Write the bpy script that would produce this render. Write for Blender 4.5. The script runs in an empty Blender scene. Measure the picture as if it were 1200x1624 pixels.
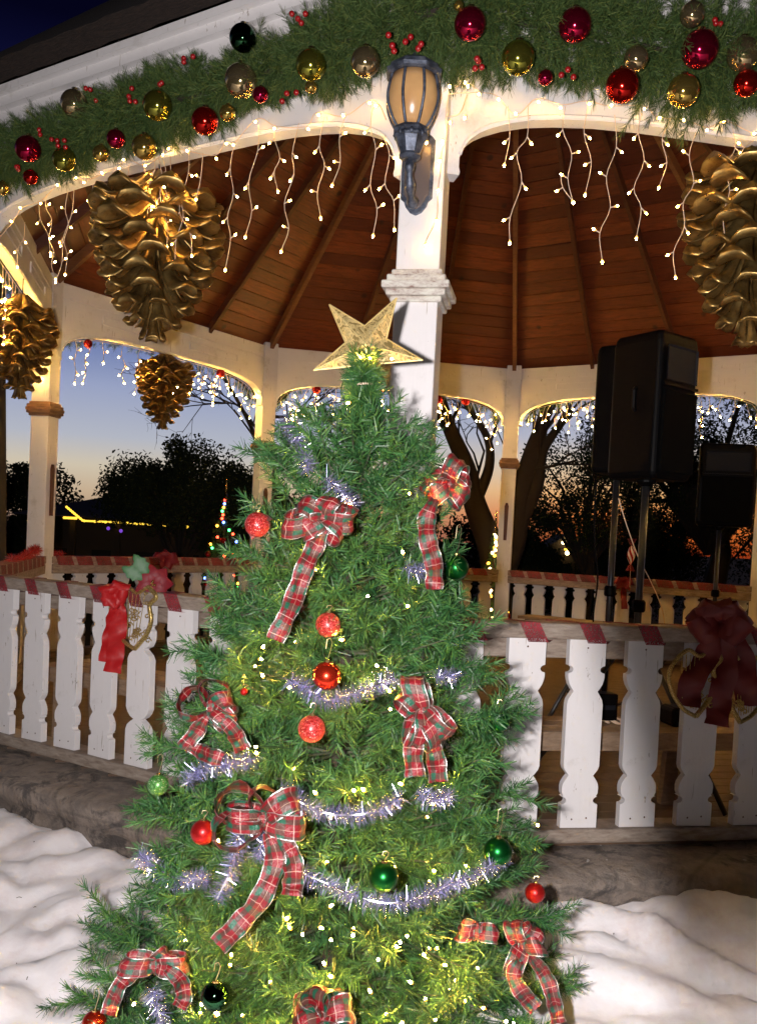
import bpy, bmesh, math, random
import numpy as np
from mathutils import Vector, Matrix
R_ = math.radians
scene = bpy.context.scene
col = scene.collection
RNG = random.Random(7)

# ------------------------------------------------------------------ camera
F, CX, CY, HC, PIT, ROL = 1473.2, 600.0, 909.13, 1.3029, -.038, .0507
cp, sp, cr, sr = math.cos(PIT), math.sin(PIT), math.cos(ROL), math.sin(ROL)
cam_d = bpy.data.cameras.new('camera'); cam = bpy.data.objects.new('camera', cam_d); col.objects.link(cam)
right = Vector((cr, -sr*sp, sr*cp)); up = Vector((-sr, -cr*sp, cr*cp)); fwd = Vector((0, cp, sp))
cam.matrix_world = Matrix(((right.x, up.x, -fwd.x, 0), (right.y, up.y, -fwd.y, 0), (right.z, up.z, -fwd.z, HC), (0, 0, 0, 1)))
cam_d.sensor_fit = 'VERTICAL'; cam_d.sensor_height = 36; cam_d.sensor_width = 36
cam_d.lens = 36*F/1624; cam_d.shift_y = (CY-812)/1624
cam_d.clip_start = .05; cam_d.clip_end = 3000
scene.camera = cam

# ------------------------------------------------------------------ sky, sun (already set), flash, exposure
w = bpy.data.worlds.new('World'); scene.world = w; w.use_nodes = True
nt = w.node_tree; bg = nt.nodes['Background']
# dusk sky: a gradient over elevation, warmer low down towards the right where the sun has set
def lin(c): return tuple(((v/255)/12.92 if v <= 10 else ((v/255+.055)/1.055)**2.4) for v in c)
tcw = nt.nodes.new('ShaderNodeTexCoord'); sxw = nt.nodes.new('ShaderNodeSeparateXYZ'); nt.links.new(tcw.outputs['Generated'], sxw.inputs[0])
def skyramp(st):
    r = nt.nodes.new('ShaderNodeValToRGB'); e = r.color_ramp.elements
    while len(e) < len(st): e.new(.5)
    for i, (p, c) in enumerate(st): e[i].position = p; e[i].color = (*lin(c), 1)
    nt.links.new(sxw.outputs['Z'], r.inputs[0]); return r.outputs[0]
hi_ = [(.14, (152, 162, 194)), (.175, (118, 133, 178)), (.215, (94, 110, 162)), (.30, (58, 68, 124)), (.38, (16, 18, 54)), (.45, (4, 4, 25)), (1, (4, 4, 20))]
cool = skyramp([(0, (150, 120, 105)), (.03, (196, 170, 140)), (.06, (206, 194, 172)), (.09, (178, 182, 194))]+hi_)
warm = skyramp([(0, (150, 55, 22)), (.03, (222, 120, 52)), (.055, (236, 176, 110)), (.085, (222, 200, 168)), (.115, (180, 182, 196))]+hi_[1:])
mr = nt.nodes.new('ShaderNodeMapRange'); mr.inputs[1].default_value = -.12; mr.inputs[2].default_value = .22; nt.links.new(sxw.outputs['X'], mr.inputs[0])
mxw = nt.nodes.new('ShaderNodeMix'); mxw.data_type = 'RGBA'; nt.links.new(mr.outputs[0], mxw.inputs[0]); nt.links.new(cool, mxw.inputs[6]); nt.links.new(warm, mxw.inputs[7])
# the half of the sky away from the sunset is already night
mr2 = nt.nodes.new('ShaderNodeMapRange'); mr2.inputs[1].default_value = -.1; mr2.inputs[2].default_value = .75; mr2.inputs[3].default_value = .03; nt.links.new(sxw.outputs['Y'], mr2.inputs[0])
mm = nt.nodes.new('ShaderNodeMix'); mm.data_type = 'RGBA'; mm.blend_type = 'MULTIPLY'; mm.inputs[0].default_value = 1; nt.links.new(mxw.outputs[2], mm.inputs[6]); nt.links.new(mr2.outputs[0], mm.inputs[7])
nt.links.new(mm.outputs[2], bg.inputs[0]); bg.inputs[1].default_value = 1.0
def flash():
    l = bpy.data.lights.new('camera_flash', 'POINT'); o = bpy.data.objects.new('camera_flash', l); col.objects.link(o)
    o.location = (-.13, 0.0, HC+.02); l.energy = 610; l.shadow_soft_size = .022; l.color = (1, .93, .92)
    # lens barrel's shadow at lower right, put into the lamp strength by ray direction
    l.use_nodes = True; t = l.node_tree; em = t.nodes['Emission']
    tc = t.nodes.new('ShaderNodeTexCoord'); sx = t.nodes.new('ShaderNodeSeparateXYZ'); t.links.new(tc.outputs['Normal'], sx.inputs[0])
    def m(op, a, b=None, c=None):
        n = t.nodes.new('ShaderNodeMath'); n.operation = op
        for i, v in enumerate((a, b, c)):
            if v is None: continue
            if isinstance(v, (int, float)): n.inputs[i].default_value = v
            else: t.links.new(v, n.inputs[i])
        return n.outputs[0]
    def ms(v, a, b):
        n = t.nodes.new('ShaderNodeMapRange'); n.interpolation_type = 'SMOOTHSTEP'; t.links.new(v, n.inputs[0])
        n.inputs[1].default_value = a; n.inputs[2].default_value = b; return n.outputs[0]
    yy = m('MAXIMUM', sx.outputs['Y'], .001)
    tx = m('DIVIDE', sx.outputs['X'], yy); tz = m('DIVIDE', sx.outputs['Z'], yy)
    edge = m('ADD', tx, m('MULTIPLY', tz, .30))
    cut = m('MULTIPLY', m('MULTIPLY', ms(edge, .20, .285), m('ADD', .35, m('MULTIPLY', ms(tz, -.56, -.36), .65))), m('SUBTRACT', 1.0, ms(tz, -.06, .08)))
    t.links.new(m('SUBTRACT', 1.0, m('MULTIPLY', cut, .985)), em.inputs['Strength'])
flash()
scene.view_settings.view_transform = 'Standard'; scene.view_settings.look = 'None'
scene.view_settings.exposure = 0; scene.view_settings.gamma = 1
scene.cycles.use_denoising = True
scene.cycles.max_bounces = 6; scene.cycles.diffuse_bounces = 3; scene.cycles.glossy_bounces = 4
scene.cycles.transparent_max_bounces = 8; scene.cycles.transmission_bounces = 4
scene.cycles.sample_clamp_indirect = 4; scene.cycles.sample_clamp_direct = 0
scene.cycles.caustics_reflective = False; scene.cycles.caustics_refractive = False

# ------------------------------------------------------------------ photo ray helper
def ray(px, py):
    a, b = px-CX, py-CY; X = (cr*a+sr*b)/F; u = -(-sr*a+cr*b)/F
    return Vector((X, cp-u*sp, sp+u*cp))
def at(px, py, Y):
    r = ray(px, py); return Vector((0, 0, HC)) + r*(Y/r.y)

# ------------------------------------------------------------------ octagon
S = 2.8937; RO = S/2/math.sin(math.pi/8)
TH = .2095+math.pi/2-math.pi/8
CEN = Vector((.103+RO*math.cos(TH), 3.6115+RO*math.sin(TH), 0))
P = [CEN + RO*Vector((math.cos(TH+math.pi+k*math.pi/4), math.sin(TH+math.pi+k*math.pi/4), 0)) for k in range(8)]
APO = RO*math.cos(math.pi/8)
ZF, ZRT, ZBT, ZBB = .11, 1.0, .9376, .172       # deck, rail top, baluster top and foot
ZK, ZAR, ZROOF, ZAPEX, ZCAP = 2.70, 2.995, 3.36, 6.5, 2.25
def bay(k):
    A = P[k % 8]; B = P[(k+1) % 8]; u = (B-A).normalized(); n = Vector((u.y, -u.x, 0)); return A, u, n
def bp(k, t, off, z):
    A, u, n = bay(k); v = A+u*t+n*off; v.z = z; return v
def onbay(px, py, k, off):
    A, u, n = bay(k); r = ray(px, py); t = (off+n.dot(A))/n.dot(r); return Vector((0, 0, HC))+r*t

# ------------------------------------------------------------------ mesh builder
class MB:
    def __init__(s): s.v = []; s.f = []; s.uv = None; s.mi = None
    def add(s, vs, fs):
        o = len(s.v); s.v += [tuple(v) for v in vs]; s.f += [tuple(i+o for i in f) for f in fs]; return s
    def box(s, c, d, ax=None, ay=None, az=None):
        c = Vector(c); ax = Vector(ax) if ax else Vector((1, 0, 0)); ay = Vector(ay) if ay else Vector((0, 1, 0)); az = Vector(az) if az else Vector((0, 0, 1))
        vs = [c+ax*(d[0]/2*i)+ay*(d[1]/2*j)+az*(d[2]/2*k) for i in (-1, 1) for j in (-1, 1) for k in (-1, 1)]
        return s.add(vs, [(0, 1, 3, 2), (4, 6, 7, 5), (0, 4, 5, 1), (2, 3, 7, 6), (0, 2, 6, 4), (1, 5, 7, 3)])
    def beam(s, a, b, w_, h, upv=(0, 0, 1)):
        a = Vector(a); b = Vector(b); d = (b-a); L = d.length; d.normalize(); sd = d.cross(Vector(upv)).normalized(); uv = sd.cross(d)
        return s.box((a+b)/2, (L, w_, h), d, sd, uv)
    def tube(s, pts, r, n=6, cap=True):
        pts = [Vector(p) for p in pts]; m = len(pts); rs = r if isinstance(r, (list, tuple)) else [r]*m
        vs = []; pn = None
        for i, p in enumerate(pts):
            d = (pts[min(i+1, m-1)]-pts[max(i-1, 0)])
            if d.length < 1e-9: d = Vector((0, 0, 1))
            d.normalize()
            if pn is None: pn = d.orthogonal().normalized()
            pn = (pn - d*pn.dot(d)); pn = pn.normalized() if pn.length > 1e-6 else d.orthogonal().normalized()
            q = d.cross(pn)
            for k in range(n):
                a = 2*math.pi*k/n; vs.append(p+(pn*math.cos(a)+q*math.sin(a))*rs[i])
        fs = [(i*n+k, i*n+(k+1) % n, (i+1)*n+(k+1) % n, (i+1)*n+k) for i in range(m-1) for k in range(n)]
        if cap: fs += [tuple(range(n-1, -1, -1)), tuple((m-1)*n+k for k in range(n))]
        return s.add(vs, fs)
    def lathe(s, prof, c, n=24, axis=None, phase=0):
        c = Vector(c); az = (Vector(axis) if axis else Vector((0, 0, 1))).normalized(); ax = az.orthogonal().normalized() if axis else Vector((1, 0, 0)); ay = az.cross(ax)
        vs = []; m = len(prof)
        for r, z in prof:
            for k in range(n):
                a = 2*math.pi*k/n+phase; vs.append(c+ax*(r*math.cos(a))+ay*(r*math.sin(a))+az*z)
        fs = [(i*n+k, i*n+(k+1) % n, (i+1)*n+(k+1) % n, (i+1)*n+k) for i in range(m-1) for k in range(n)]
        fs += [tuple(range(n-1, -1, -1)), tuple((m-1)*n+k for k in range(n))]
        return s.add(vs, fs)
    def prism(s, outline, o, ax, ay, th):
        """outline (x,y) extruded along ax x ay by th, centred"""
        o = Vector(o); ax = Vector(ax); ay = Vector(ay); n = ax.cross(ay); m = len(outline)
        vs = [o+ax*x+ay*y-n*th/2 for x, y in outline]+[o+ax*x+ay*y+n*th/2 for x, y in outline]
        fs = [tuple(range(m-1, -1, -1)), tuple(range(m, 2*m))]+[(i, (i+1) % m, m+(i+1) % m, m+i) for i in range(m)]
        return s.add(vs, fs)
    def build(s, name, mat, parent=None, smooth=False, bevel=0, origin=None):
        if parent is not None:
            org = Vector((0, 0, 0)); q = parent
            while q is not None: org += q.location; q = q.parent
        else: org = Vector(origin) if origin is not None else Vector((0, 0, 0))
        me = bpy.data.meshes.new(name)
        v = np.array(s.v, dtype=np.float64)-np.array(org[:])
        me.from_pydata(v.tolist(), [], s.f)
        o = bpy.data.objects.new(name, me); col.objects.link(o)
        if parent is not None: o.parent = parent
        else: o.location = org
        if mat: me.materials.append(mat)
        if smooth:
            me.polygons.foreach_set('use_smooth', [True]*len(me.polygons))
        if s.uv:
            ul = me.uv_layers.new(name='UVMap'); li = [vi for f in s.f for vi in f]
            ul.data.foreach_set('uv', [c for i in li for c in s.uv[i]])
        if bevel:
            b = o.modifiers.new('bevel', 'BEVEL'); b.width = bevel; b.segments = 2; b.limit_method = 'ANGLE'; b.angle_limit = R_(40)
        me.update()
        return o
def npmesh(name, V, T, mat, parent=None):
    """big triangle soup through numpy; V (n,3) world coords, T (m,k)"""
    org = Vector((0, 0, 0)); q = parent
    while q is not None: org += q.location; q = q.parent
    k = T.shape[1]; me = bpy.data.meshes.new(name)
    me.vertices.add(len(V)); me.vertices.foreach_set('co', (V-np.array(org[:])).astype(np.float32).ravel())
    me.loops.add(T.size); me.loops.foreach_set('vertex_index', T.astype(np.int32).ravel())
    me.polygons.add(len(T)); me.polygons.foreach_set('loop_start', np.arange(0, T.size, k, dtype=np.int32))
    me.update(calc_edges=True); me.validate()
    me.materials.append(mat)
    o = bpy.data.objects.new(name, me); col.objects.link(o)
    if parent is not None: o.parent = parent
    return o
def tag(o, label=None, cat=None, group=None, kind=None):
    for k, v in (('label', label), ('category', cat), ('group', group), ('kind', kind)):
        if v: o[k] = v
    return o
def thing(name, loc, label, cat, group=None):
    o = bpy.data.objects.new(name, None); col.objects.link(o); o.location = loc; o.empty_display_size = .1
    return tag(o, label, cat, group)
def inst(src, name, parent, loc, rotz=0, rot=None, scale=None):
    o = src.copy(); o.name = name; col.objects.link(o); o.parent = parent; o.location = loc
    o.rotation_euler = rot if rot is not None else (0, 0, rotz)
    if scale: o.scale = scale
    return o

# ------------------------------------------------------------------ materials
def mat(name, base=(.5, .5, .5), rough=.6, metal=0, spec=.5, **k):
    m = bpy.data.materials.new(name); m.use_nodes = True; b = m.node_tree.nodes['Principled BSDF']
    b.inputs['Base Color'].default_value = (*base, 1); b.inputs['Roughness'].default_value = rough
    b.inputs['Metallic'].default_value = metal; b.inputs['Specular IOR Level'].default_value = spec
    for kk, v in k.items(): b.inputs[kk.replace('_', ' ')].default_value = v
    return m
def N(m, t, **k):
    n = m.node_tree.nodes.new(t)
    for a, v in k.items(): setattr(n, a, v)
    return n
def L(m, a, b): m.node_tree.links.new(a, b)
def bsdf(m): return m.node_tree.nodes['Principled BSDF']
def coords(m, scale=(1, 1, 1), kind='Object'):
    tc = N(m, 'ShaderNodeTexCoord'); mp = N(m, 'ShaderNodeMapping'); mp.inputs['Scale'].default_value = scale
    L(m, tc.outputs[kind], mp.inputs[0]); return mp.outputs[0]
def noise(m, vec, scale, detail=4, rough=.55, dist=0):
    n = N(m, 'ShaderNodeTexNoise'); n.inputs['Scale'].default_value = scale; n.inputs['Detail'].default_value = detail
    n.inputs['Roughness'].default_value = rough; n.inputs['Distortion'].default_value = dist; L(m, vec, n.inputs['Vector']); return n.outputs['Fac']
def ramp(m, fac, stops):
    r = N(m, 'ShaderNodeValToRGB'); e = r.color_ramp.elements
    while len(e) < len(stops): e.new(.5)
    for i, (p, c) in enumerate(stops): e[i].position = p; e[i].color = (*c, 1) if len(c) == 3 else c
    L(m, fac, r.inputs[0]); return r.outputs[0]
def mix(m, fac, a, b, mode='MIX'):
    n = N(m, 'ShaderNodeMix', data_type='RGBA', blend_type=mode)
    for i, v in ((0, fac), (6, a), (7, b)):
        if isinstance(v, (int, float)): n.inputs[i].default_value = v
        elif isinstance(v, tuple): n.inputs[i].default_value = (*v, 1)
        else: L(m, v, n.inputs[i])
    return n.outputs[2]
def bump(m, h, strength=.3, dist=.01):
    n = N(m, 'ShaderNodeBump'); n.inputs['Strength'].default_value = strength; n.inputs['Distance'].default_value = dist
    L(m, h, n.inputs['Height']); L(m, n.outputs[0], bsdf(m).inputs['Normal']); return n
def base(m, c): L(m, c, bsdf(m).inputs['Base Color'])
def rnd(m):
    return N(m, 'ShaderNodeNewGeometry').outputs['Random Per Island']

def white_paint(name, grain=(22, 22, 1.5)):
    m = mat(name, (.78, .76, .77), .5)
    v = coords(m, grain); oi = N(m, 'ShaderNodeObjectInfo'); ml = N(m, 'ShaderNodeMath', operation='MULTIPLY'); ml.inputs[1].default_value = 37.0; L(m, oi.outputs['Random'], ml.inputs[0]); v.node.inputs['Location'].default_value = (0, 0, 0); cb3 = N(m, 'ShaderNodeCombineXYZ'); L(m, ml.outputs[0], cb3.inputs[0]); L(m, ml.outputs[0], cb3.inputs[2]); L(m, cb3.outputs[0], v.node.inputs['Location']); g = noise(m, v, 2.2, 5, .6); d = noise(m, coords(m), 5, 6, .7)
    c = ramp(m, d, [(.25, (.56, .53, .50)), (.42, (.76, .74, .74)), (1, (.82, .80, .81))])
    v2 = coords(m, (6, 6, 2)); L(m, cb3.outputs[0], v2.node.inputs['Location'])
    chips = ramp(m, noise(m, v2, 6, 8, .75), [(.645, (0, 0, 0)), (.67, (1, 1, 1))])
    crk = ramp(m, noise(m, v, 3.5, 3, .5, .3), [(.285, (1, 1, 1)), (.31, (0, 0, 0))]); c = mix(m, crk, c, (.42, .37, .32))
    base(m, mix(m, chips, c, (.34, .29, .25))); bump(m, g, .35, .004); return m
M = {}
M['white'] = white_paint('white painted wood')
M['white_old'] = white_paint('weathered white paint')
def worn():
    m = mat('flaking paint', (.7, .66, .6), .7)
    d = noise(m, coords(m, (7, 7, 16)), 2.2, 8, .75)
    base(m, ramp(m, d, [(.36, (.26, .15, .12)), (.46, (.58, .52, .46)), (.6, (.76, .74, .66)), (.75, (.62, .66, .52))])); bump(m, d, .8, .01); return m
M['worn'] = worn()
def cedar(name, c1, c2, c3, knots=True):
    m = mat(name, c1, .55)
    r = rnd(m); co = coords(m)
    # grain runs along the plank: use generated noise stretched by a wave with distortion
    g = noise(m, coords(m, (3, 3, 30)), 2.0, 6, .65, .6)
    c = mix(m, ramp(m, r, [(0, (0, 0, 0)), (1, (1, 1, 1))]), c1, c2)
    c = mix(m, ramp(m, g, [(.35, (0, 0, 0)), (.7, (.8, .8, .8))]), c, c3)
    if knots:
        vo = N(m, 'ShaderNodeTexVoronoi'); vo.inputs['Scale'].default_value = 3.2; L(m, co, vo.inputs['Vector'])
        k = ramp(m, vo.outputs['Distance'], [(.06, (1, 1, 1)), (.13, (0, 0, 0))])
        c = mix(m, k, c, (.03, .008, .003))
    base(m, c); bump(m, g, .3, .004); return m
M['ceiling'] = cedar('cedar ceiling boards', (.10, .018, .005), (.235, .050, .012), (.055, .011, .003))
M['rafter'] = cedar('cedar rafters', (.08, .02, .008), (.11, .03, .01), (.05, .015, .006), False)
def weathered(name, a, b):
    m = mat(name, a, .75); d = noise(m, coords(m, (2, 2, 8)), 6, 7, .7, .4)
    base(m, ramp(m, d, [(.3, a), (.7, b)])); bump(m, d, .5, .006); return m
M['rail'] = weathered('weathered rail wood', (.17, .12, .09), (.40, .34, .28))
M['deck'] = weathered('deck boards', (.07, .04, .022), (.13, .08, .05))
M['bench'] = weathered('bench boards', (.16, .10, .06), (.30, .22, .15))
def stone():
    m = mat('stone', (.2, .17, .14), .85); co = coords(m)
    a = noise(m, co, 2.4, 8, .65, .8); b = noise(m, co, 14, 8, .7)
    c = ramp(m, a, [(.3, (.11, .098, .092)), (.45, (.19, .16, .14)), (.58, (.27, .215, .17)), (.7, (.17, .155, .148))])
    wsp = ramp(m, noise(m, co, 9, 3, .5, 1.5), [(.735, (0, 0, 0)), (.75, (1, 1, 1))])
    c = mix(m, ramp(m, b, [(.42, (0, 0, 0)), (.62, (.75, .75, .75))]), c, (.34, .28, .23)); c = mix(m, ramp(m, noise(m, co, 4.5, 6, .7, 1.2), [(.52, (0, 0, 0)), (.6, (.8, .8, .8))]), c, (.07, .062, .06)); c = mix(m, wsp, c, (.5, .47, .44))
    vo = N(m, 'ShaderNodeTexVoronoi', feature='DISTANCE_TO_EDGE'); vo.inputs['Scale'].default_value = 1.5; L(m, coords(m, (1, 1, 1.6)), vo.inputs['Vector']); jt = ramp(m, vo.outputs['Distance'], [(.006, (1, 1, 1)), (.02, (0, 0, 0))]); c = mix(m, mix(m, .3, (0, 0, 0), jt), c, (.05, .045, .04))
    base(m, c); bump(m, b, 1.0, .03); return m
M['stone'] = stone()
def cotton():
    m = mat('white batting', (.8, .76, .77), .95, spec=.1); co = coords(m)
    a = noise(m, co, 90, 6, .7); d = noise(m, co, 5, 8, .68)
    base(m, ramp(m, d, [(.3, (.76, .69, .70)), (.5, (.87, .84, .86)), (.7, (.91, .90, .92))])); bump(m, noise(m, co, 22, 8, .7), .30, .010)
    bsdf(m).inputs['Sheen Weight'].default_value = .25; return m
M['snow'] = cotton()
def shingle():
    m = mat('shingles', (.06, .045, .04), .9); b = noise(m, coords(m, (3, 3, 20)), 8, 6, .7)
    base(m, ramp(m, b, [(.3, (.008, .006, .005)), (.7, (.05, .03, .022))])); bump(m, b, .9, .02); return m
M['shingle'] = shingle()
def foliage2(name, a, b, rough, spec):
    m = mat(name, a, rough, spec=spec); c = ramp(m, rnd(m), [(0, a), (.75, b), (1, (b[0]*2.0, b[1]*1.4, b[2]*1.2))])
    d = ramp(m, noise(m, coords(m), 7, 3, .6), [(.35, (.45, .55, .5)), (.5, (1, 1, 1)), (.66, (1.25, 1.05, .7))]); base(m, mix(m, 1.0, c, d, 'MULTIPLY')); return m
def foliage(name, a, b, rough=.42, spec=.5):
    m = mat(name, a, rough, spec=spec); base(m, ramp(m, rnd(m), [(0, a), (.75, b), (1, (b[0]*1.9, b[1]*1.35, b[2]*1.2))])); return m
M['needle'] = foliage2('artificial fir needles', (.013, .061, .019), (.044, .130, .037), .45, .35)
M['gneedle'] = foliage('garland needles', (.022, .052, .014), (.072, .120, .032), .65, .25)
M['bark'] = mat('trunk', (.028, .020, .015), .9)
M['dark_tree'] = mat('dusk foliage', (.02, .03, .015), .9, spec=.1)
M['grass'] = mat('grass ground', (.05, .05, .03), .95, spec=.1)
def gold():
    m = mat('aged gold paint', (.5, .33, .10), .36, .85); co = coords(m)
    d = noise(m, co, 9, 6, .65); base(m, ramp(m, d, [(.3, (.06, .033, .013)), (.46, (.34, .21, .065)), (.66, (.60, .42, .15))]))
    rr = ramp(m, noise(m, co, 30, 4), [(.3, (.25, .25, .25)), (.7, (.5, .5, .5))]); L(m, rr, bsdf(m).inputs['Roughness'])
    bump(m, noise(m, coords(m, (1, 1, .4)), 40, 6, .6), .35, .006); return m
M['gold_cone'] = gold()
M['gold_glit'] = mat('gold glitter', (.55, .40, .14), .35, .9)
def glitter(name, c, metal=.35):
    m = mat(name, c, .35, metal); vo = N(m, 'ShaderNodeTexVoronoi'); vo.inputs['Scale'].default_value = 550; L(m, coords(m), vo.inputs['Vector'])
    sx = N(m, 'ShaderNodeSeparateColor'); L(m, vo.outputs['Color'], sx.inputs[0])
    base(m, ramp(m, sx.outputs[0], [(0, tuple(x*.45 for x in c)), (.7, c), (.97, tuple(min(1, x*1.6+.12) for x in c)), (1, (1, .8, .75))]))
    bump(m, sx.outputs[1], .8, .004); return m
M['glit_red'] = glitter('red glitter', (.42, .014, .012)); M['glit_green'] = glitter('green glitter', (.05, .2, .03)); M['glit_gold'] = glitter('gold glitter ', (.6, .42, .13), .8)
M['ball_crimson'] = mat('crimson mirror glass', (.42, .01, .05), .10, .93); M['ball_red'] = mat('red mirror glass', (.55, .015, .01), .12, .93)
M['ball_gold'] = mat('gold mirror glass', (.62, .43, .10), .10, .93); M['ball_silvergold'] = mat('pale gold mirror glass', (.55, .42, .22), .09, .93)
M['ball_olive'] = mat('olive mirror glass', (.34, .33, .05), .10, .93); M['ball_dgreen'] = mat('dark green mirror glass', (.02, .07, .03), .05, 1)
M['satin_green'] = mat('satin green', (.003, .085, .014), .30, .9); M['satin_red'] = mat('satin red', (.38, .012, .012), .33, .75)
M['satin_red2'] = mat('bright satin red', (.55, .03, .01), .25, .85)
M['cap_gold'] = mat('gold cap', (.75, .55, .22), .25, 1); M['thread'] = mat('hook wire', (.65, .55, .35), .35, 1)
M['berry'] = mat('red berries', (.30, .008, .01), .25, spec=.7)
M['wire_white'] = mat('white light cord', (.80, .62, .46), .5)  # cord is white; warm light from the bulbs is put into its colour
M['wire_green'] = mat('green light cord', (.015, .05, .02), .5)
M['iron'] = mat('painted iron', (.05, .06, .085), .45, .5)
def iron():
    m = M['iron']; d = noise(m, coords(m), 26, 7, .7)
    base(m, ramp(m, d, [(.38, (.035, .042, .06)), (.55, (.10, .12, .165)), (.75, (.24, .25, .28))])); bump(m, d, .5, .006)
iron()
M['amber'] = mat('amber lantern glass', (.62, .34, .13), .22, 0, .6)
def amber():
    m = M['amber']; base(m, ramp(m, noise(m, coords(m), 7, 3), [(.3, (.42, .22, .09)), (.7, (.66, .40, .17))]))
amber()
M['black'] = mat('black speaker cabinet', (.0015, .0015, .002), .5, spec=.08); M['grille'] = mat('speaker grille', (.002, .002, .0022), .9, spec=.04)
M['horn'] = mat('grey horn', (.010, .011, .015), .7, spec=.1); M['steel'] = mat('stand metal', (.06, .065, .075), .3, .8); M['chrome'] = mat('bright metal', (.7, .7, .7), .25, 1)
M['redsheer'] = mat('red mesh ribbon', (.26, .018, .03), .6)
def sheer():
    m = M['redsheer']; g = noise(m, coords(m), 160, 2, .6); d = noise(m, coords(m), 9, 4, .6)
    L(m, ramp(m, g, [(.38, (.45, .45, .45)), (.55, (.95, .95, .95))]), bsdf(m).inputs['Alpha']); base(m, ramp(m, d, [(.35, (.14, .010, .015)), (.65, (.34, .03, .045))]))
sheer()
M['redvelvet'] = mat('red outdoor ribbon', (.38, .008, .010), .5, spec=.4); M['poinsettia'] = mat('poinsettia petals', (.19, .004, .012), .55); M['shadebow'] = mat('red ribbon darkened for shade', (.11, .003, .004), .6); M['leaf'] = mat('holly leaf', (.035, .13, .04), .5)  # shadebow: red ribbon again, with the shade on it put into the colour
M['redtinsel'] = foliage('red tinsel', (.20, .01, .012), (.42, .03, .02), .3)
def emis_bulb(name, c, s, l_, a_=.25, b_=.8, low=.9):
    # lamp glass: dull amber at the socket end, white hot towards the tip
    m = emis(name, c, s); sx = N(m, 'ShaderNodeSeparateXYZ'); tc = N(m, 'ShaderNodeTexCoord'); L(m, tc.outputs['Object'], sx.inputs[0])
    mr_ = N(m, 'ShaderNodeMapRange', interpolation_type='SMOOTHSTEP'); mr_.inputs[1].default_value = l_*a_; mr_.inputs[2].default_value = l_*b_; mr_.inputs[3].default_value = low; mr_.inputs[4].default_value = s
    L(m, sx.outputs['Z'], mr_.inputs[0]); L(m, mr_.outputs[0], bsdf(m).inputs['Emission Strength']); return m
def emis(name, c, s):
    m = mat(name, c, .5); b = bsdf(m); b.inputs['Emission Color'].default_value = (*c, 1); b.inputs['Emission Strength'].default_value = s; return m
BULB = (1.0, .54, .12)
M['bulb'] = emis_bulb('lit warm bulb', BULB, 260, .018, .35, .9, 1.5); M['bulb_far'] = emis_bulb('lit warm bulb far', BULB, 950, .030, .5, .97, 1.7); M['bulb_tree'] = emis_bulb('lit tree bulb', (1.0, .48, .06), 2100, .013)
M['strip'] = emis('lit rope light', (1, .62, .06), 1.6); M['purple'] = emis('purple light', (.25, .08, .8), .8)
for n_, c_ in (('b_red', (1, .05, .02)), ('b_blue', (.1, .2, 1)), ('b_green', (.05, .9, .15)), ('b_orange', (1, .35, .03)), ('b_white', (1, .7, .3))): M[n_] = emis(n_, c_, 12)
def tinsel():
    m = mat('silver tinsel', (.74, .74, .92), .25, .85); base(m, ramp(m, rnd(m), [(0, (.24, .24, .42)), (.6, (.52, .52, .92)), (1, (.98, .96, 1))])); return m
M['tinsel'] = tinsel()
def plaid():
    m = mat('plaid ribbon', (.4, .02, .03), .38, .25)
    tc = N(m, 'ShaderNodeTexCoord'); sx = N(m, 'ShaderNodeSeparateXYZ'); L(m, tc.outputs['UV'], sx.inputs[0])
    def md(op, a, b):
        n = N(m, 'ShaderNodeMath', operation=op)
        for i, v in enumerate((a, b)):
            if isinstance(v, (int, float)): n.inputs[i].default_value = v
            else: L(m, v, n.inputs[i])
        return n.outputs[0]
    u = sx.outputs[0]; v = sx.outputs[1]     # u 0..1 across, v in widths along
    fu = md('FRACT', md('ADD', md('MULTIPLY', u, 1.5), .1), 0); fv = md('FRACT', md('MULTIPLY', v, .95), 0)
    K = (0, 0, 0); O = (1, 1, 1)
    gu = ramp(m, fu, [(0, O), (.30, O), (.34, K), (1, K)]); gv = ramp(m, fv, [(0, O), (.34, O), (.38, K), (1, K)])
    c = mix(m, gu, (.165, .005, .010), (.06, .02, .015)); c = mix(m, gv, c, mix(m, gu, (.085, .032, .025), (.007, .07, .038)))
    sv = ramp(m, fv, [(.66, K), (.675, O), (.70, O), (.715, K)]); c = mix(m, mix(m, .35, K, sv), c, (.65, .5, .42))
    e = ramp(m, md('ABSOLUTE', md('SUBTRACT', u, .5), 0), [(.46, K), (.472, O), (.49, O), (1, O)]); c = mix(m, e, c, (.55, .54, .52))
    su = ramp(m, fu, [(.64, K), (.655, O), (.67, O), (.685, K)]); c = mix(m, mix(m, .35, K, su), c, (.6, .45, .3))
    base(m, c); L(m, e, bsdf(m).inputs['Metallic']); bump(m, noise(m, tc.outputs['UV'], 9, 4, .6, .5), .35, .01)
    bsdf(m).inputs['Transmission Weight'].default_value = 0
    return m
M['plaid'] = plaid()
def starmat():
    m = mat('gold filigree star', (.55, .42, .18), .4, .45); co = coords(m)
    d = noise(m, co, 34, 2, .5, 2.5); base(m, ramp(m, d, [(.42, (.30, .22, .08)), (.5, (.80, .60, .26)), (.6, (.42, .32, .13)), (.75, (.85, .68, .34))])); bump(m, d, .7, .006)
    return m
M['star'] = starmat(); M['star_rim'] = mat('star rim', (.6, .47, .2), .55, .6)

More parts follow.
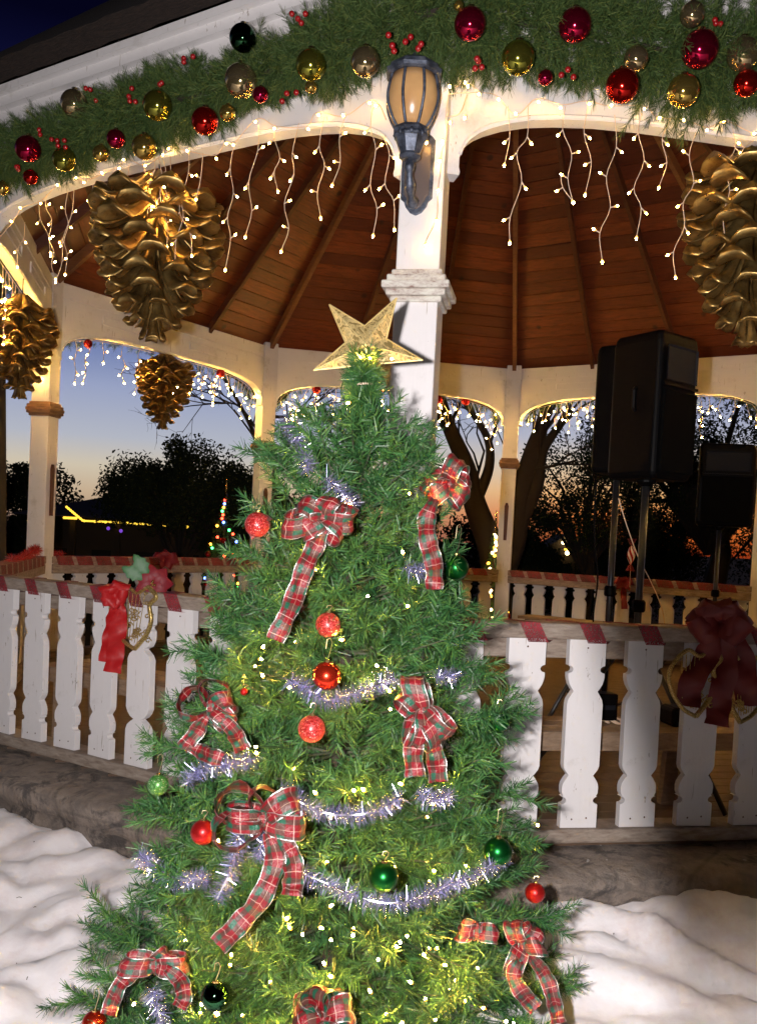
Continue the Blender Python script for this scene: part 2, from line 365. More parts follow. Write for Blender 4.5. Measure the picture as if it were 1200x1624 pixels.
# ------------------------------------------------------------------ ground and batting
from mathutils import noise as mn
ZG = -.45
gm = MB(); gm.add([(-300, -60, ZG), (300, -60, ZG), (300, 900, ZG), (-300, 900, ZG)], [(0, 1, 2, 3)])
tag(gm.build('ground', M['grass']), kind='structure')
def wall_dist(x, y):
    return max((Vector((x, y, 0))-P[k]).dot(bay(k)[2]) for k in range(8))-.36
def make_snow():
    xs = np.linspace(-6.2, 5.0, 330); ys = np.linspace(.9, 6.6, 200); idx = {}; mb = MB(); V = []
    for j, y in enumerate(ys):
        for i, x in enumerate(xs):
            d = wall_dist(x, y)
            if d < -.25: continue
            side = max(0, min(1, (x+.3)/1.2))
            z0 = (-.10)*(1-side)+(-.03)*side
            dd = max(d, 0); z = z0-(z0+.33)*(1-math.exp(-(dd/ (.75 if side < .5 else .8))**1.4))
            p = Vector((x*1.0, y*1.0, 0))
            warp = Vector((mn.noise(p*1.3+Vector((5, 2, 0))), mn.noise(p*1.3+Vector((1, 9, 0))), 0))*.55
            q = p*2.1+warp
            if side > .5:                                   # folds that fan out to the lower right
                a = R_(-58); q = Vector((p.x*math.cos(a)-p.y*math.sin(a), (p.x*math.sin(a)+p.y*math.cos(a))*.35, 3))*2.4+warp*.8
            f1 = 1-abs(mn.noise(q))*2; f2 = 1-abs(mn.noise(q*2.3+Vector((7, 3, 1))))*2
            z += .070*(1-f1)*1.0-.03+.040*(1-f2)+.034*(.5-abs(mn.noise(p*3.2+warp*2)))+.012*(abs(mn.noise(p*7+warp*3))*2-.5)+.006*(abs(mn.noise(p*13))*2-.5)+.004*mn.noise(p*34)
            z += .05*math.exp(-((x-1.08)**2+(y-3.30)**2)/.006)
            if d < 0: z -= .02
            V.append((x, y, z)); idx[(i, j)] = len(V)-1
    Fs = [(idx[i, j], idx[i+1, j], idx[i+1, j+1], idx[i, j+1]) for i, j in idx if (i+1, j) in idx and (i+1, j+1) in idx and (i, j+1) in idx]
    mb.v = V; mb.f = Fs
    tag(mb.build('snow', M['snow'], smooth=True), kind='structure')
make_snow()
def debris():
    rg = random.Random(2); mb = MB()
    dg = bpy.data.objects['snow'].data; vs = [v.co for v in dg.vertices]; 
    for i in range(260):
        c = Vector(vs[rg.randrange(len(vs))])+Vector((0, 0, .006)); a = rg.uniform(0, 6.28); l_ = rg.uniform(.006, .022) if rg.random() < .9 else rg.uniform(.03, .06); d = Vector((math.cos(a), math.sin(a), rg.uniform(-.1, .3)))
        mb.tube([c, c+d*l_*.5+Vector((0, 0, .003)), c+d*l_], .0013, 4)
    tag(mb.build('fallen_needles', mat('dry needles', (.07, .045, .025), .9)), kind='stuff', label='scattered bits of twig and dropped needles on the white batting')
debris()

# ------------------------------------------------------------------ gazebo
gz = thing('gazebo', (CEN.x, CEN.y, ZG), 'white octagonal wooden gazebo with arched beams and a cedar ceiling on a stone base', 'gazebo')
def ringp(k, fr, off, z):
    A = P[k % 8]+(P[k % 8]-CEN)/RO*(off/math.cos(math.pi/8)); B = P[(k+1) % 8]+(P[(k+1) % 8]-CEN)/RO*(off/math.cos(math.pi/8))
    v = A.lerp(B, fr); v.z = z; return v
def stone_base():
    prof = [(-.3, .10), (-.1, .10), (.05, .098), (.18, .094), (.28, .088), (.345, .07), (.36, .045), (.355, .0), (.345, -.035), (.325, -.05), (.322, -.10), (.32, -.2), (.32, -.33), (.32, -.6)]
    mb = MB(); n = 46
    for k in range(8):
        vs = []
        for i in range(n+1):
            for j, (o_, z) in enumerate(prof):
                v = ringp(k, i/n, o_, z); nn = bay(k)[2] if 0 < i < n else (P[(k+(i > 0)) % 8]-CEN).normalized()
                a = mn.noise(v*3.1)*.022+mn.noise(v*9)*.010+mn.noise(v*22)*.004
                if j >= 3: v = v+nn*(a*(1.3 if j > 8 else .8))
                if 1 < j < 7: v.z += a*.35
                vs.append(v)
        m = len(prof)
        mb.add(vs, [(i*m+j, i*m+j+1, (i+1)*m+j+1, (i+1)*m+j) for i in range(n) for j in range(m-1)])
    mb.build('stone_base', M['stone'], gz, smooth=True)
stone_base()
mb = MB(); y = -APO-.05
while y < APO+.05:                                    # deck boards
    w_ = .138; ym = y+w_/2; hw = 99
    for k in range(8):
        A, u, n = bay(k); a = math.cos(0); 
    # chord in a frame turned with bay 0
    A0, u0, n0 = bay(0); c = -n0*ym
    lo, hi = -9, 9
    for k in range(8):
        A, u, n = bay(k); dn = u0.dot(n); lim = APO+.02-(c.dot(n))
        if abs(dn) > 1e-6:
            t = lim/dn
            if dn > 0: hi = min(hi, t)
            else: lo = max(lo, t)
        elif lim < 0: lo, hi = 1, -1
    if hi > lo+.1:
        m_ = CEN+c+u0*((lo+hi)/2); m_.z = ZF-.02; mb.box(m_, (hi-lo, w_-.006, .04), u0, -n0, (0, 0, 1))
    y += w_
mb.build('deck', M['deck'], gz)

# posts
PW = .166
def post_mesh():
    mb = MB(); mb.box((0, 0, (ZF+3.40)/2), (PW, PW, 3.40-ZF)); return mb
def cap_mesh(bold):
    mb = MB(); 
    for z, w_, h in ((ZCAP-.045, .195, .022), (ZCAP-.022, .225, .024), (ZCAP+.004, .255 if bold else .235, .028), (ZCAP+.031, .222, .026), (ZCAP+.055, .192, .022)):
        mb.box((0, 0, z), (w_, w_, h))
    return mb
cap_proto = {}
for k in range(8):
    ax = (P[k]-CEN).normalized(); rot = math.atan2(ax.y, ax.x)+math.pi/2
    loc = P[k]-CEN; loc.z = -ZG
    if k == 0:
        p0 = post_mesh().build('post', M['white'], None, bevel=.006); p0.parent = gz; po = p0
    else:
        po = p0.copy(); po.name = 'post'; col.objects.link(po); po.parent = gz
    po.location = loc; po.rotation_euler = (0, 0, rot)
    old = k == 0
    if old not in cap_proto:
        c_ = cap_mesh(old).build('cap_moulding', M['worn'] if old else weathered('brown cap', (.14, .07, .035), (.30, .17, .09)), None, bevel=.005); cap_proto[old] = c_
    else:
        c_ = cap_proto[old].copy(); c_.name = 'cap_moulding'; col.objects.link(c_)
    c_.parent = po; c_.location = (0, 0, 0)
    if k in (3, 4, 5, 6):                             # long dark plaque on the inner face of the back posts
        z0 = 1.35; pl = MB(); pl.prism([(-.018, .0), (.018, .0), (.024, .40), (.012, .44), (-.012, .44), (-.024, .40)], (0, PW/2+.008, z0), (-1, 0, 0), (0, 0, 1), .016)
        g_ = pl.build('post_bracket', M['rafter'], None); g_.parent = po

# arched beams
def arch_outline():
    H = []
    half = [(.07, ZK), (.121, ZK), (.124, ZK+.012), (.119, ZK+.03), (.119, ZK+.065), (.126, 2.79), (.140, 2.815), (.160, 2.84), (.19, 2.866), (.23, 2.888), (.30, 2.917), (.40, 2.945), (.52, 2.965), (.68, 2.982), (.88, 2.992), (1.1, ZAR), (S/2, ZAR+.002)]
    left = half; rt = [(S-t, z) for t, z in reversed(half[:-1])]
    return [(.07, 3.36)]+left+rt+[(S-.07, 3.36)]
def beam_obj():
    mb = MB(); o = arch_outline(); mb.prism(list(reversed(o)), (0, 0, 0), (1, 0, 0), (0, 0, 1), .075)
    return mb
def add_bay_obj(src, name, k, parent, off=0.0, z=0.0):
    o = src.copy() if src.users_collection else src
    if src.parent is not None or src.get('_used'):
        o = src.copy(); col.objects.link(o)
    else: o = src
    src['_used'] = 1
    return o
def bay_matrix(k):
    A, u, n = bay(k); return A, math.atan2(u.y, u.x)
proto = {}
def place_bay(name, k, builder, material, parent=gz, **kw):
    A, ang = bay_matrix(k)
    if name not in proto:
        o = builder().build(name, material, None, **kw); proto[name] = o
    else:
        o = proto[name].copy(); o.name = name; col.objects.link(o)
    o.parent = parent; org = parent.location if parent is gz else gz.location
    o.location = (A.x-CEN.x, A.y-CEN.y, -ZG); o.rotation_euler = (0, 0, ang); return o
def trim_obj():                                       # thin mouldings on the beam: line under the ceiling and two long frames
    mb = MB()
    for sgn in (-1, 1):
        y = sgn*(.0375+.005)
        mb.box((S/2, y, 3.235), (S-.2, .010, .008)); 
        for a, b in ((.55, 1.25), (S-1.25, S-.55)):
            for zz in (3.10, 3.17): mb.box(((a+b)/2, y, zz), (b-a, .010, .007))
            for xx in (a, b): mb.box((xx, y, 3.135), (.007, .010, .063))
        # edge bead that follows the arch
    o = arch_outline()[2:-2]
    for sgn in (-1, 1):
        pts = [(t, sgn*.0395, z+.012) for t, z in arch_outline()[5:-5]]
        mb.tube(pts, .008, 5)
    return mb
def fascia_obj():
    mb = MB()
    mb.box((S/2, -.075, 3.29), (S+.03, .07, .26)); mb.box((S/2, -.095, 3.43), (S+.05, .11, .05)); mb.box((S/2, -.115, 3.472), (S+.06, .14, .035))
    return mb
def rail_obj():
    mb = MB(); L_ = S-PW-.004; c = S/2
    mb.box((c, 0, (ZRT+ZBT)/2), (L_, .135, ZRT-ZBT)); mb.box((c, 0, (.115+ZBB)/2), (L_, .15, ZBB-.115)); 
    mb.box((c, .045, ZBT-.045), (L_, .035, .085))
    return mb
def baluster_mb(variant=0):
    H = ZBT-ZBB; w_ = .0775
    pr_ = [(1, w_), (.872, w_)]
    for i in range(7): a = math.pi*(i/6); pr_.append((.86-.022*(1-math.cos(a))*.9, w_-.020*math.sin(a)))
    pr_ += [(.80, w_), (.785, w_-.002), (.76, w_-.008), (.735, w_-.020), (.725, w_-.026), (.70, w_-.014), (.68, w_-.005), (.655, w_-.001), (.33, w_-.001), (.31, w_-.006), (.29, w_-.018), (.278, w_-.025), (.26, w_-.014), (.235, w_-.003), (.215, w_), (.185, w_-.001), (.168, w_-.008)]
    for i in range(7): a = math.pi*(i/6); pr_.append((.165-.022*(1-math.cos(a))*.9, w_-.019*math.sin(a)-.001))
    pr_ += [(.118, w_), (0, w_)]
    if variant:
        pr_ = [(1, w_), (.90, w_)]+[(.88-.04*i/6, w_-.016*math.sin(math.pi*i/6)) for i in range(7)]+[(.80, w_), (.77, w_-.006), (.745, w_-.018), (.725, w_-.05), (.71, w_-.035), (.69, w_-.014), (.66, w_-.002), (.36, w_-.001), (.33, w_-.012), (.305, w_-.03), (.29, w_-.055), (.275, w_-.035), (.25, w_-.012), (.22, w_-.002), (.0, w_)]
    zs = [(w2, z*H) for z, w2 in pr_]
    out = [(-x, z) for x, z in zs]+[(x, z) for x, z in reversed(zs)]
    # dense ngon -> strips of quads for clean shading
    mb = MB(); m = len(zs); th = .036; vs = []
    for x, z in zs: vs += [(-x, -th/2, z), (x, -th/2, z), (-x, th/2, z), (x, th/2, z)]
    fs = []
    for i in range(m-1):
        a, b = 4*i, 4*i+4
        fs += [(a, b, b+1, a+1), (a+3, b+3, b+2, a+2), (a+2, b+2, b, a), (a+1, b+1, b+3, a+3)]
    fs += [(0, 1, 3, 2), (4*m-4, 4*m-2, 4*m-1, 4*m-3)]
    mb.add(vs, fs); mb.nails = len(mb.f)
    for x, z in ((-.03, .035), (.032, .04), (.0, H-.035)):
        mb.lathe([(.0042, 0), (.0036, .0014)], (x, -th/2, z), 8, axis=(0, -1, 0))
    return mb
nail_m = mat('rusty nail heads', (.10, .05, .03), .7)
def nailed(mb, m_):
    o = mb.build('baluster', m_, None, bevel=.004); o.data.materials.append(nail_m)
    for p in o.data.polygons[mb.nails:]: p.material_index = 1
    return o
bal0 = bal1 = None
for k in range(8):
    bm = place_bay('arch_beam', k, beam_obj, M['white'], smooth=False)
    tr = place_bay('beam_trim', k, trim_obj, M['white']); 
    place_bay('fascia', k, fascia_obj, M['white'])
    if k == 1: continue                               # the entrance side
    rl = place_bay('railing', k, rail_obj, M['rail'], bevel=.008)
    pos = [.2458+i*.257 for i in range(-0, 11)]
    if k == 7: pos = [S-(.110+i*.257) for i in range(11)]
    if k not in (0, 7): pos = [(i+.5)*(S-PW)/11+PW/2 for i in range(11)]
    for t in pos:
        if t < .10 or t > S-.10: continue
        var = (k == 7 and abs((S-t)-(1.4722+0-.0775-.0)) < .02)
        if var:
            b = nailed(baluster_mb(1), M['white_old'])
        elif bal0 is None:
            b = bal0 = nailed(baluster_mb(), M['white_old'])
        else:
            b = bal0.copy(); b.name = 'baluster'; col.objects.link(b)
        b.parent = rl; b.location = (t, -.035, ZBB+.001); b.rotation_euler = (R_(RNG.uniform(-.4, .4)), R_(RNG.uniform(-.5, .5)), R_(RNG.uniform(-1.5, 1.5)))
# ceiling boards, hip rafters and jack rafters, roof skin
Vc = []
NB = 34
cb = MB(); sh = MB(); APX = CEN.copy(); APX.z = ZAPEX
for k in range(8):
    A = P[k].copy(); A.z = ZROOF; B = P[(k+1) % 8].copy(); B.z = ZROOF
    n = (B-A).cross(APX-A).normalized()
    if n.z < 0: n = -n
    for i in range(NB):
        h0 = i/NB+.0006; h1 = (i+1)/NB-.0006
        q = [A.lerp(APX, h0), B.lerp(APX, h0), B.lerp(APX, h1), A.lerp(APX, h1)]
        jj = RNG.uniform(0, .003); q = [v+n*(.012+jj) for v in q]
        cb.add(q+[v+n*.018 for v in q], [(0, 3, 2, 1), (4, 5, 6, 7), (0, 1, 5, 4), (1, 2, 6, 5), (2, 3, 7, 6), (3, 0, 4, 7)])
    ex = .035
    oa = (P[k]-CEN)/RO; ob = (P[(k+1) % 8]-CEN)/RO; A3 = P[k]+oa*.21; B3 = P[(k+1) % 8]+ob*.21; A3.z = B3.z = 3.494; A2 = P[k]+oa*.235; B2 = P[(k+1) % 8]+ob*.235; A2.z = B2.z = 3.60; T2 = APX+Vector((0, 0, .45)); T3 = APX+Vector((0, 0, .12))
    o = len(sh.v); nseg = 40
    for i in range(nseg+1):
        f = i/nseg; j1 = Vector((0, 0, mn.noise(Vector((f*30, k, 0)))*.012))
        sh.v += [tuple(A2.lerp(B2, f)+j1), tuple(A3.lerp(B3, f)+j1)]
    ti = len(sh.v); sh.v += [tuple(T2), tuple(T3)]
    for i in range(nseg):
        a = o+2*i; sh.f += [(a, a+2, ti), (a+1, ti+1, a+3), (a, a+1, a+3, a+2)]
rf = sh.build('roof', M['shingle'], gz)
ce = cb.build('ceiling_boards', M['ceiling'], gz)
hip_m = cedar('lit hip rafters', (.20, .085, .03), (.24, .10, .035), (.13, .05, .015), False)  # paler cedar: light caught along the hips is put into the colour
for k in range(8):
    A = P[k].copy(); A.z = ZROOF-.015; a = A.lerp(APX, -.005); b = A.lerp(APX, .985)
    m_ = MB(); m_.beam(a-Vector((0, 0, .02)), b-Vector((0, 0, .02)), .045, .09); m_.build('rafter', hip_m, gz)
    B = P[(k+1) % 8].copy(); B.z = ZROOF-.015
    for f in (1/3, 2/3):
        E_ = A.lerp(B, f); m_ = MB(); m_.beam(E_-Vector((0, 0, .01)), E_.lerp(APX, .95)-Vector((0, 0, .01)), .04, .085); m_.build('rafter', M['rafter'], gz)
hb = MB(); hb.lathe([(.02, 0), (.16, .03), (.16, .25), (.05, .3)], (CEN.x, CEN.y, ZAPEX-.42), 8); hb.build('roof_hub', M['rafter'], gz)

# benches inside the railing (low plank shelf seen through the balusters)
for k in (7, 0, 5, 4, 3):
    A, u, n = bay(k); b = thing('bench', tuple(A+u*(S/2)-n*.38+Vector((0, 0, ZF))),
        {7: 'weathered plank bench inside the left front railing, seen through its balusters', 0: 'weathered plank bench with cables on it inside the right front railing', 5: 'plank bench along the inside of the back left railing', 4: 'plank bench inside the middle back railing', 3: 'plank bench inside the back right railing behind the tall speaker'}[k], 'bench', 'benches round the inside of the gazebo')
    for i in range(3):
        m_ = MB(); c = A+u*(S/2)-n*(.24+i*.115); c.z = .50; m_.box(c, (S-.9, .105, .034), u, n, (0, 0, 1)); m_.build('seat_board', M['bench'], b, bevel=.004)
    m_ = MB(); c = A+u*(S/2)-n*(.185); c.z = .475; m_.box(c, (S-.9, .03, .08), u, n, (0, 0, 1)); m_.build('front_board', M['bench'], b)
    for t in (.6, S/2, S-.6):
        m_ = MB(); a = A+u*t-n*.22; a.z = ZF; e = A+u*t-n*.22; e.z = .48; m_.beam(a, e, .07, .04, tuple(n)); 
        a = A+u*t-n*.48; a.z = ZF; e = A+u*t-n*.44; e.z = .48; m_.beam(a, e, .07, .04, tuple(n)); m_.build('leg', M['bench'], b)
# ------------------------------------------------------------------ needles (shared by tree and garlands)
NPR = np.random.default_rng(11)
def needle_soup(st, di, ln, per_m, nl, wd, ang=55, angj=12, tipped=True):
    st = np.array(st, float); di = np.array(di, float); ln = np.array(ln, float)
    di /= np.linalg.norm(di, axis=1)[:, None]; cnt = np.maximum(3, (ln*per_m).astype(int))
    k = np.repeat(np.arange(len(st)), cnt); n = len(k)
    fr = np.concatenate([(np.arange(c)+.5)/c for c in cnt]); d = di[k]
    ref = np.where(np.abs(d[:, 2:3]) < .9, np.array([[0, 0, 1.]]), np.array([[1., 0, 0]])); a = np.cross(d, ref); a /= np.linalg.norm(a, axis=1)[:, None]; b = np.cross(d, a)
    ph = NPR.uniform(0, 2*np.pi, n); an = np.radians(NPR.normal(ang, angj, n)); an = np.where(fr > .9, an*.6, an)
    rad = a*np.cos(ph)[:, None]+b*np.sin(ph)[:, None]
    nd = d*np.cos(an)[:, None]+rad*np.sin(an)[:, None]
    p = st[k]+d*(ln[k]*fr)[:, None]; L_ = nl*NPR.uniform(.65, 1.15, n)*np.where(fr > .85, .85, 1)
    tip = p+nd*L_[:, None]; tip[:, 2] += L_*NPR.uniform(-.12, .05, n)
    sd = np.cross(nd, NPR.normal(size=(n, 3))); sd /= np.linalg.norm(sd, axis=1)[:, None]; sd *= wd/2
    V = np.stack([p-sd, p+sd, tip+sd*.45, tip-sd*.45], 1).reshape(-1, 3); T = np.arange(4*n).reshape(-1, 4)
    return V, T

# ------------------------------------------------------------------ the Christmas tree
TX, TY = -.085, 2.60
RZ = [(-.42, .74), (-.1, .72), (.17, .665), (.34, .60), (.60, .545), (.87, .475), (1.05, .395), (1.22, .325), (1.39, .29), (1.49, .27), (1.56, .22), (1.61, .14), (1.66, .06), (1.76, .035), (1.9, .02)]
def tree_r(z):
    if z <= RZ[0][0]: return RZ[0][1]
    for (a, ra), (b, rb) in zip(RZ, RZ[1:]):
        if z <= b: return ra+(rb-ra)*(z-a)/(b-a)
    return .02
tree = thing('christmas_tree', (TX, TY, ZG), 'large decorated artificial fir tree standing in front of the gazebo post, nearest to the viewer', 'christmas tree')
def make_tree():
    rg = random.Random(3); br = MB(); st = []; di = []; ln = []
    z = -.38
    while z < 1.60:
        R0 = tree_r(z); nl = max(6, int(7+R0*9)); off = rg.uniform(0, 7)
        for i in range(nl):
            az = off+2*math.pi*i/nl+rg.uniform(-.2, .2); Lm = (R0-.045)*rg.uniform(.72, 1.08)
            rise = R_(rg.uniform(8, 30) if z < 1.3 else rg.uniform(30, 55)); zb = z-Lm*math.sin(rise)*.75+rg.uniform(-.03, .03)
            o = Vector((math.cos(az), math.sin(az), 0)); pts = []; ns = 6
            sag = rg.uniform(-.02, .08)
            for s_ in range(ns+1):
                f = s_/ns; pts.append(Vector((TX, TY, zb))+o*(Lm*f)+Vector((0, 0, Lm*math.tan(rise)*.75*f-sag*Lm*math.sin(f*math.pi))))
            br.tube(pts, [.005*(1-.6*i_/ns) for i_ in range(ns+1)], 4)
            f = .22 if R0 > .2 else .1
            side = 1
            while f < 1.0:
                k = min(ns-1, int(f*ns)); p = pts[k].lerp(pts[k+1], f*ns-k); d = (pts[k+1]-pts[k]).normalized()
                q = d.cross(Vector((0, 0, 1))).normalized(); uu = q.cross(d)
                a = rg.uniform(-.9, .9) if rg.random() < .7 else rg.uniform(0, 6.28)
                rd = (q*math.cos(a)*side+uu*math.sin(a)); b_ = R_(rg.uniform(28, 62))
                dd = d*math.cos(b_)+rd*math.sin(b_); l_ = rg.uniform(.075, .135)*(1.0 if R0 > .25 else .75)
                if f > .45 or rg.random() < .65: st.append(p[:]); di.append(dd[:]); ln.append(l_)
                side = -side; f += .042/max(Lm, .06)*rg.uniform(.7, 1.3)
            st.append(pts[-2][:]); di.append((pts[-1]-pts[-2])[:]); ln.append((pts[-1]-pts[-2]).length+.05)
        z += .056
    for i in range(95):                                # top tuft
        a = rg.uniform(0, 6.28); zz = rg.uniform(1.5, 1.71); e = rg.uniform(.15, .85)*(1.35 if zz < 1.6 else .8)
        st.append((TX+.02, TY, zz)); di.append((math.cos(a)*e, math.sin(a)*e, 1)); ln.append(rg.uniform(.06, .11))
    for i in range(60):
        a = rg.uniform(0, 6.28); st.append((TX+.02, TY-.04, rg.uniform(1.66, 1.79))); di.append((math.cos(a)*1.2, math.sin(a)*1.2, .7)); ln.append(.04)
    V, T = needle_soup(st, di, ln, 760, .039, .0029, 50, 14)
    tr = MB(); tr.tube([(TX, TY, ZG), (TX, TY, .8), (TX+.01, TY, 1.74)], [.03, .022, .008], 8); tr.build('trunk', M['bark'], tree, smooth=True)
    br.build('branches', mat('branch wire', (.04, .05, .025), .8), tree)
    npmesh('needles', V, T, M['needle'], tree)
    st_ = MB(); 
    for a in (0, 1.57, 3.14, 4.71): st_.beam((TX, TY, ZG+.05), (TX+.35*math.cos(a+.5), TY+.35*math.sin(a+.5), ZG+.012), .03, .02)
    st_.build('stand', M['iron'], tree)
    tw = MB(); c = at(579, 613, TY-.04); pts = [c+Vector((.022*math.cos(t), .022*math.sin(t), .001*t)) for t in np.linspace(0, 6.28, 14)]; tw.tube(pts, .003, 5); tw.build('twist_tie', M['wire_white'], tree)
make_tree()
def tsurf(px, py, k=.93, extra=0.0):
    """point near the tree's outer surface seen at this spot"""
    Y = TY-.3
    for _ in range(8):
        p = at(px, py, Y); R = tree_r(p.z)*k; dx = min(abs(p.x-TX), R*.985); Y = TY-math.sqrt(R*R-dx*dx)-extra
    return at(px, py, Y)

# baubles
def sphere_mb(c, r, n=28):
    prof = [(max(r*math.sin(a), .0004), r*math.cos(a)) for a in np.linspace(math.pi, 0, n//2+2)]
    return MB().lathe([(x, z) for x, z in prof], c, n)
def bauble(px, py, rp, m, label, Y=None, group=None, hook=None, kind='ornament', extra=.02, name='bauble', c=None):
    if c is None: c = at(px, py, Y) if Y else tsurf(px, py, .95, extra)
    r = rp/F*c.y
    t = thing(name, c+Vector((0, 0, -r)), label, kind, group)
    sphere_mb(c, r).build('ball', m, t, smooth=True)
    cp_ = MB(); cp_.lathe([(r*.22, r*.93), (r*.22, r*1.12), (r*.12, r*1.15)], c, 12); cp_.build('cap', M['cap_gold'], t)
    if hook:
        h = hook/F*c.y; hk = MB(); hk.tube([c+Vector((0, 0, r*1.12)), c+Vector((.006, 0, r*1.2+h*.4)), c+Vector((.009, .002, r*1.15+h*.8)), c+Vector((.004, .004, r*1.15+h)), c+Vector((-.003, .004, r*1.15+h*.93)), c+Vector((-.005, .003, r*1.15+h*.5))], .0011, 5)
        hk.build('hook', M['thread'], t)
    return t
TB = 'baubles hung on the christmas tree'
for px, py, rp, m, hk, lab in (
    (408, 832, 20, 'glit_red', 10, 'red glitter bauble at the left end of the upper plaid bow'),
    (520, 991, 20, 'glit_red', 8, 'red glitter bauble just below the tail of the upper plaid bow'),
    (494, 1156, 22, 'glit_red', 16, 'red glitter bauble in the middle of the tree below the shiny red one'),
    (518, 1072, 23, 'satin_red2', 34, 'shiny orange-red bauble on a gold hook above the short tinsel swag'),
    (723, 900, 20, 'satin_green', 46, 'satin green bauble on a long gold hook under the upper right bow'),
    (790, 1144, 18, 'satin_green', 14, 'small satin green bauble at the right tip of the tree before a white baluster'),
    (789, 1351, 23, 'satin_green', 44, 'satin green bauble at the right end of the long tinsel swag'),
    (608, 1391, 24, 'satin_green', 14, 'satin green bauble resting on the middle of the long tinsel swag'),
    (341, 1580, 23, 'ball_dgreen', 28, 'dark green mirror bauble low on the left of the tree'),
    (322, 1320, 20, 'satin_red', 12, 'satin red bauble beside the big looped plaid bow'),
    (848, 1416, 16, 'satin_red', 8, 'small red bauble on the lower right edge of the tree'),
    (251, 1245, 17, 'glit_green', 30, 'green glitter bauble at the left edge of the tree by the gold hook'),
    (150, 1623, 20, 'satin_red2', 34, 'red mirror bauble at the bottom left corner branch'),
    (387, 1097, 6, 'satin_red', 4, 'tiny red bauble right of the left plaid bow')):
    bauble(px, py, rp, M[m], lab, group=TB, hook=hk, extra=.10 if px == 408 else .035)

# ribbons
def ribbon(mb, pts, wds, w_, crump=.004, nu=4, seed=0, cup=0.0):
    if mb.uv is None: mb.uv = []
    pts = [Vector(p) for p in pts]; m = len(pts); o = len(mb.v); acc = 0
    for i, p in enumerate(pts):
        if i: acc += (p-pts[i-1]).length
        wd = Vector(wds[i]).normalized(); d = (pts[min(i+1, m-1)]-pts[max(i-1, 0)]).normalized(); nn = d.cross(wd)
        for j in range(nu+1):
            f = j/nu-.5; q = mn.noise(Vector((f*3+seed*7, acc*28, seed)))*crump
            mb.v.append(tuple(p+wd*(w_*f)+nn*(q+cup*(4*f*f-1)))); mb.uv.append((j/nu, acc/w_))
    for i in range(m-1):
        for j in range(nu):
            a = o+i*(nu+1)+j; mb.f.append((a, a+1, a+nu+2, a+nu+1))
def catmull(pts, n=6):
    pts = [Vector(p) for p in pts]; P_ = [pts[0]*2-pts[1]]+pts+[pts[-1]*2-pts[-2]]; out = []
    for i in range(1, len(P_)-2):
        for j in range(n):
            t = j/n; a, b, c, d = P_[i-1:i+3]
            out.append(.5*((2*b)+(c-a)*t+(2*a-5*b+4*c-d)*t*t+(3*b-a-3*c+d)*t**3))
    return out+[P_[-2]]
def bow(name, c, loops, tails, w_, m, label, cat='bow', group=None, knot=True, tailw=None):
    """loops: (angle deg from picture right, length, height, tilt deg, edge-on?) ; tails: lists of world points"""
    c = Vector(c); nv = (Vector((0, 0, HC))-c).normalized(); rx = Vector((-nv.y, nv.x, 0)).normalized()
    if rx.dot(right) < 0: rx = -rx
    uz = rx.cross(-nv).normalized(); 
    if uz.z < 0: uz = -uz
    t = thing(name, c, label, cat, group)
    for i, (an, l_, h, tilt, edge) in enumerate(loops):
        l_ *= .92
        a = R_(an); d = rx*math.cos(a)+uz*math.sin(a); e1 = nv; e2 = (nv.cross(d)).normalized()
        if edge: e1, e2 = e2, e1
        tl = R_(tilt); e1r = e1*math.cos(tl)+e2*math.sin(tl); e2r = e2*math.cos(tl)-e1*math.sin(tl)
        pts = []; wd = []
        for s_ in range(25):
            f = s_/24; r = l_*(1-math.cos(2*math.pi*f))/2; o_ = h*math.sin(2*math.pi*f)*(1-.25*math.cos(2*math.pi*f))
            pts.append(c+d*r+e1r*o_+nv*.012+uz*(-.10*r*math.sin(math.pi*f)))
            wd.append(e2r+d*(.25*math.sin(i*2.1+f*3)))
        mb = MB(); 
        # pinch near the knot
        ribbon_p(mb, pts, wd, [w_*(.45+.55*min(1, math.sin(math.pi*f_/24)*2.2)) for f_ in range(25)], seed=i+c.x)
        mb.build('loop', m, t, smooth=True)
    for i, tp in enumerate(tails):
        pts = catmull(tp, 8); wd = []
        for k in range(len(pts)):
            d = (pts[min(k+1, len(pts)-1)]-pts[max(k-1, 0)]).normalized(); s_ = d.cross(nv).normalized(); tw = .5*math.sin(k*.42+i*2)
            wd.append(s_*math.cos(tw)+nv*math.sin(tw))
        pts = [p+nv*(.010*math.sin(k*.55+i)) for k, p in enumerate(pts)]
        mb = MB(); ww = (tailw or w_*.85); ribbon_p(mb, pts, wd, [ww*(.5+.5*min(1, k/6)) for k in range(len(pts))], seed=i+3.3+c.z); mb.build('tail', m, t, smooth=True)
    if knot:
        mb = MB(); pts = [c+nv*.022+rx*x for x in (-.012, .012)]
        ring = [c+nv*(.012+.016*math.cos(a))+uz*(.020*math.sin(a)) for a in np.linspace(-2.2, 2.2, 10)]
        ribbon_p(mb, ring, [rx]*10, [w_*.42]*10, seed=9); mb.build('knot', m, t, smooth=True)
    return t
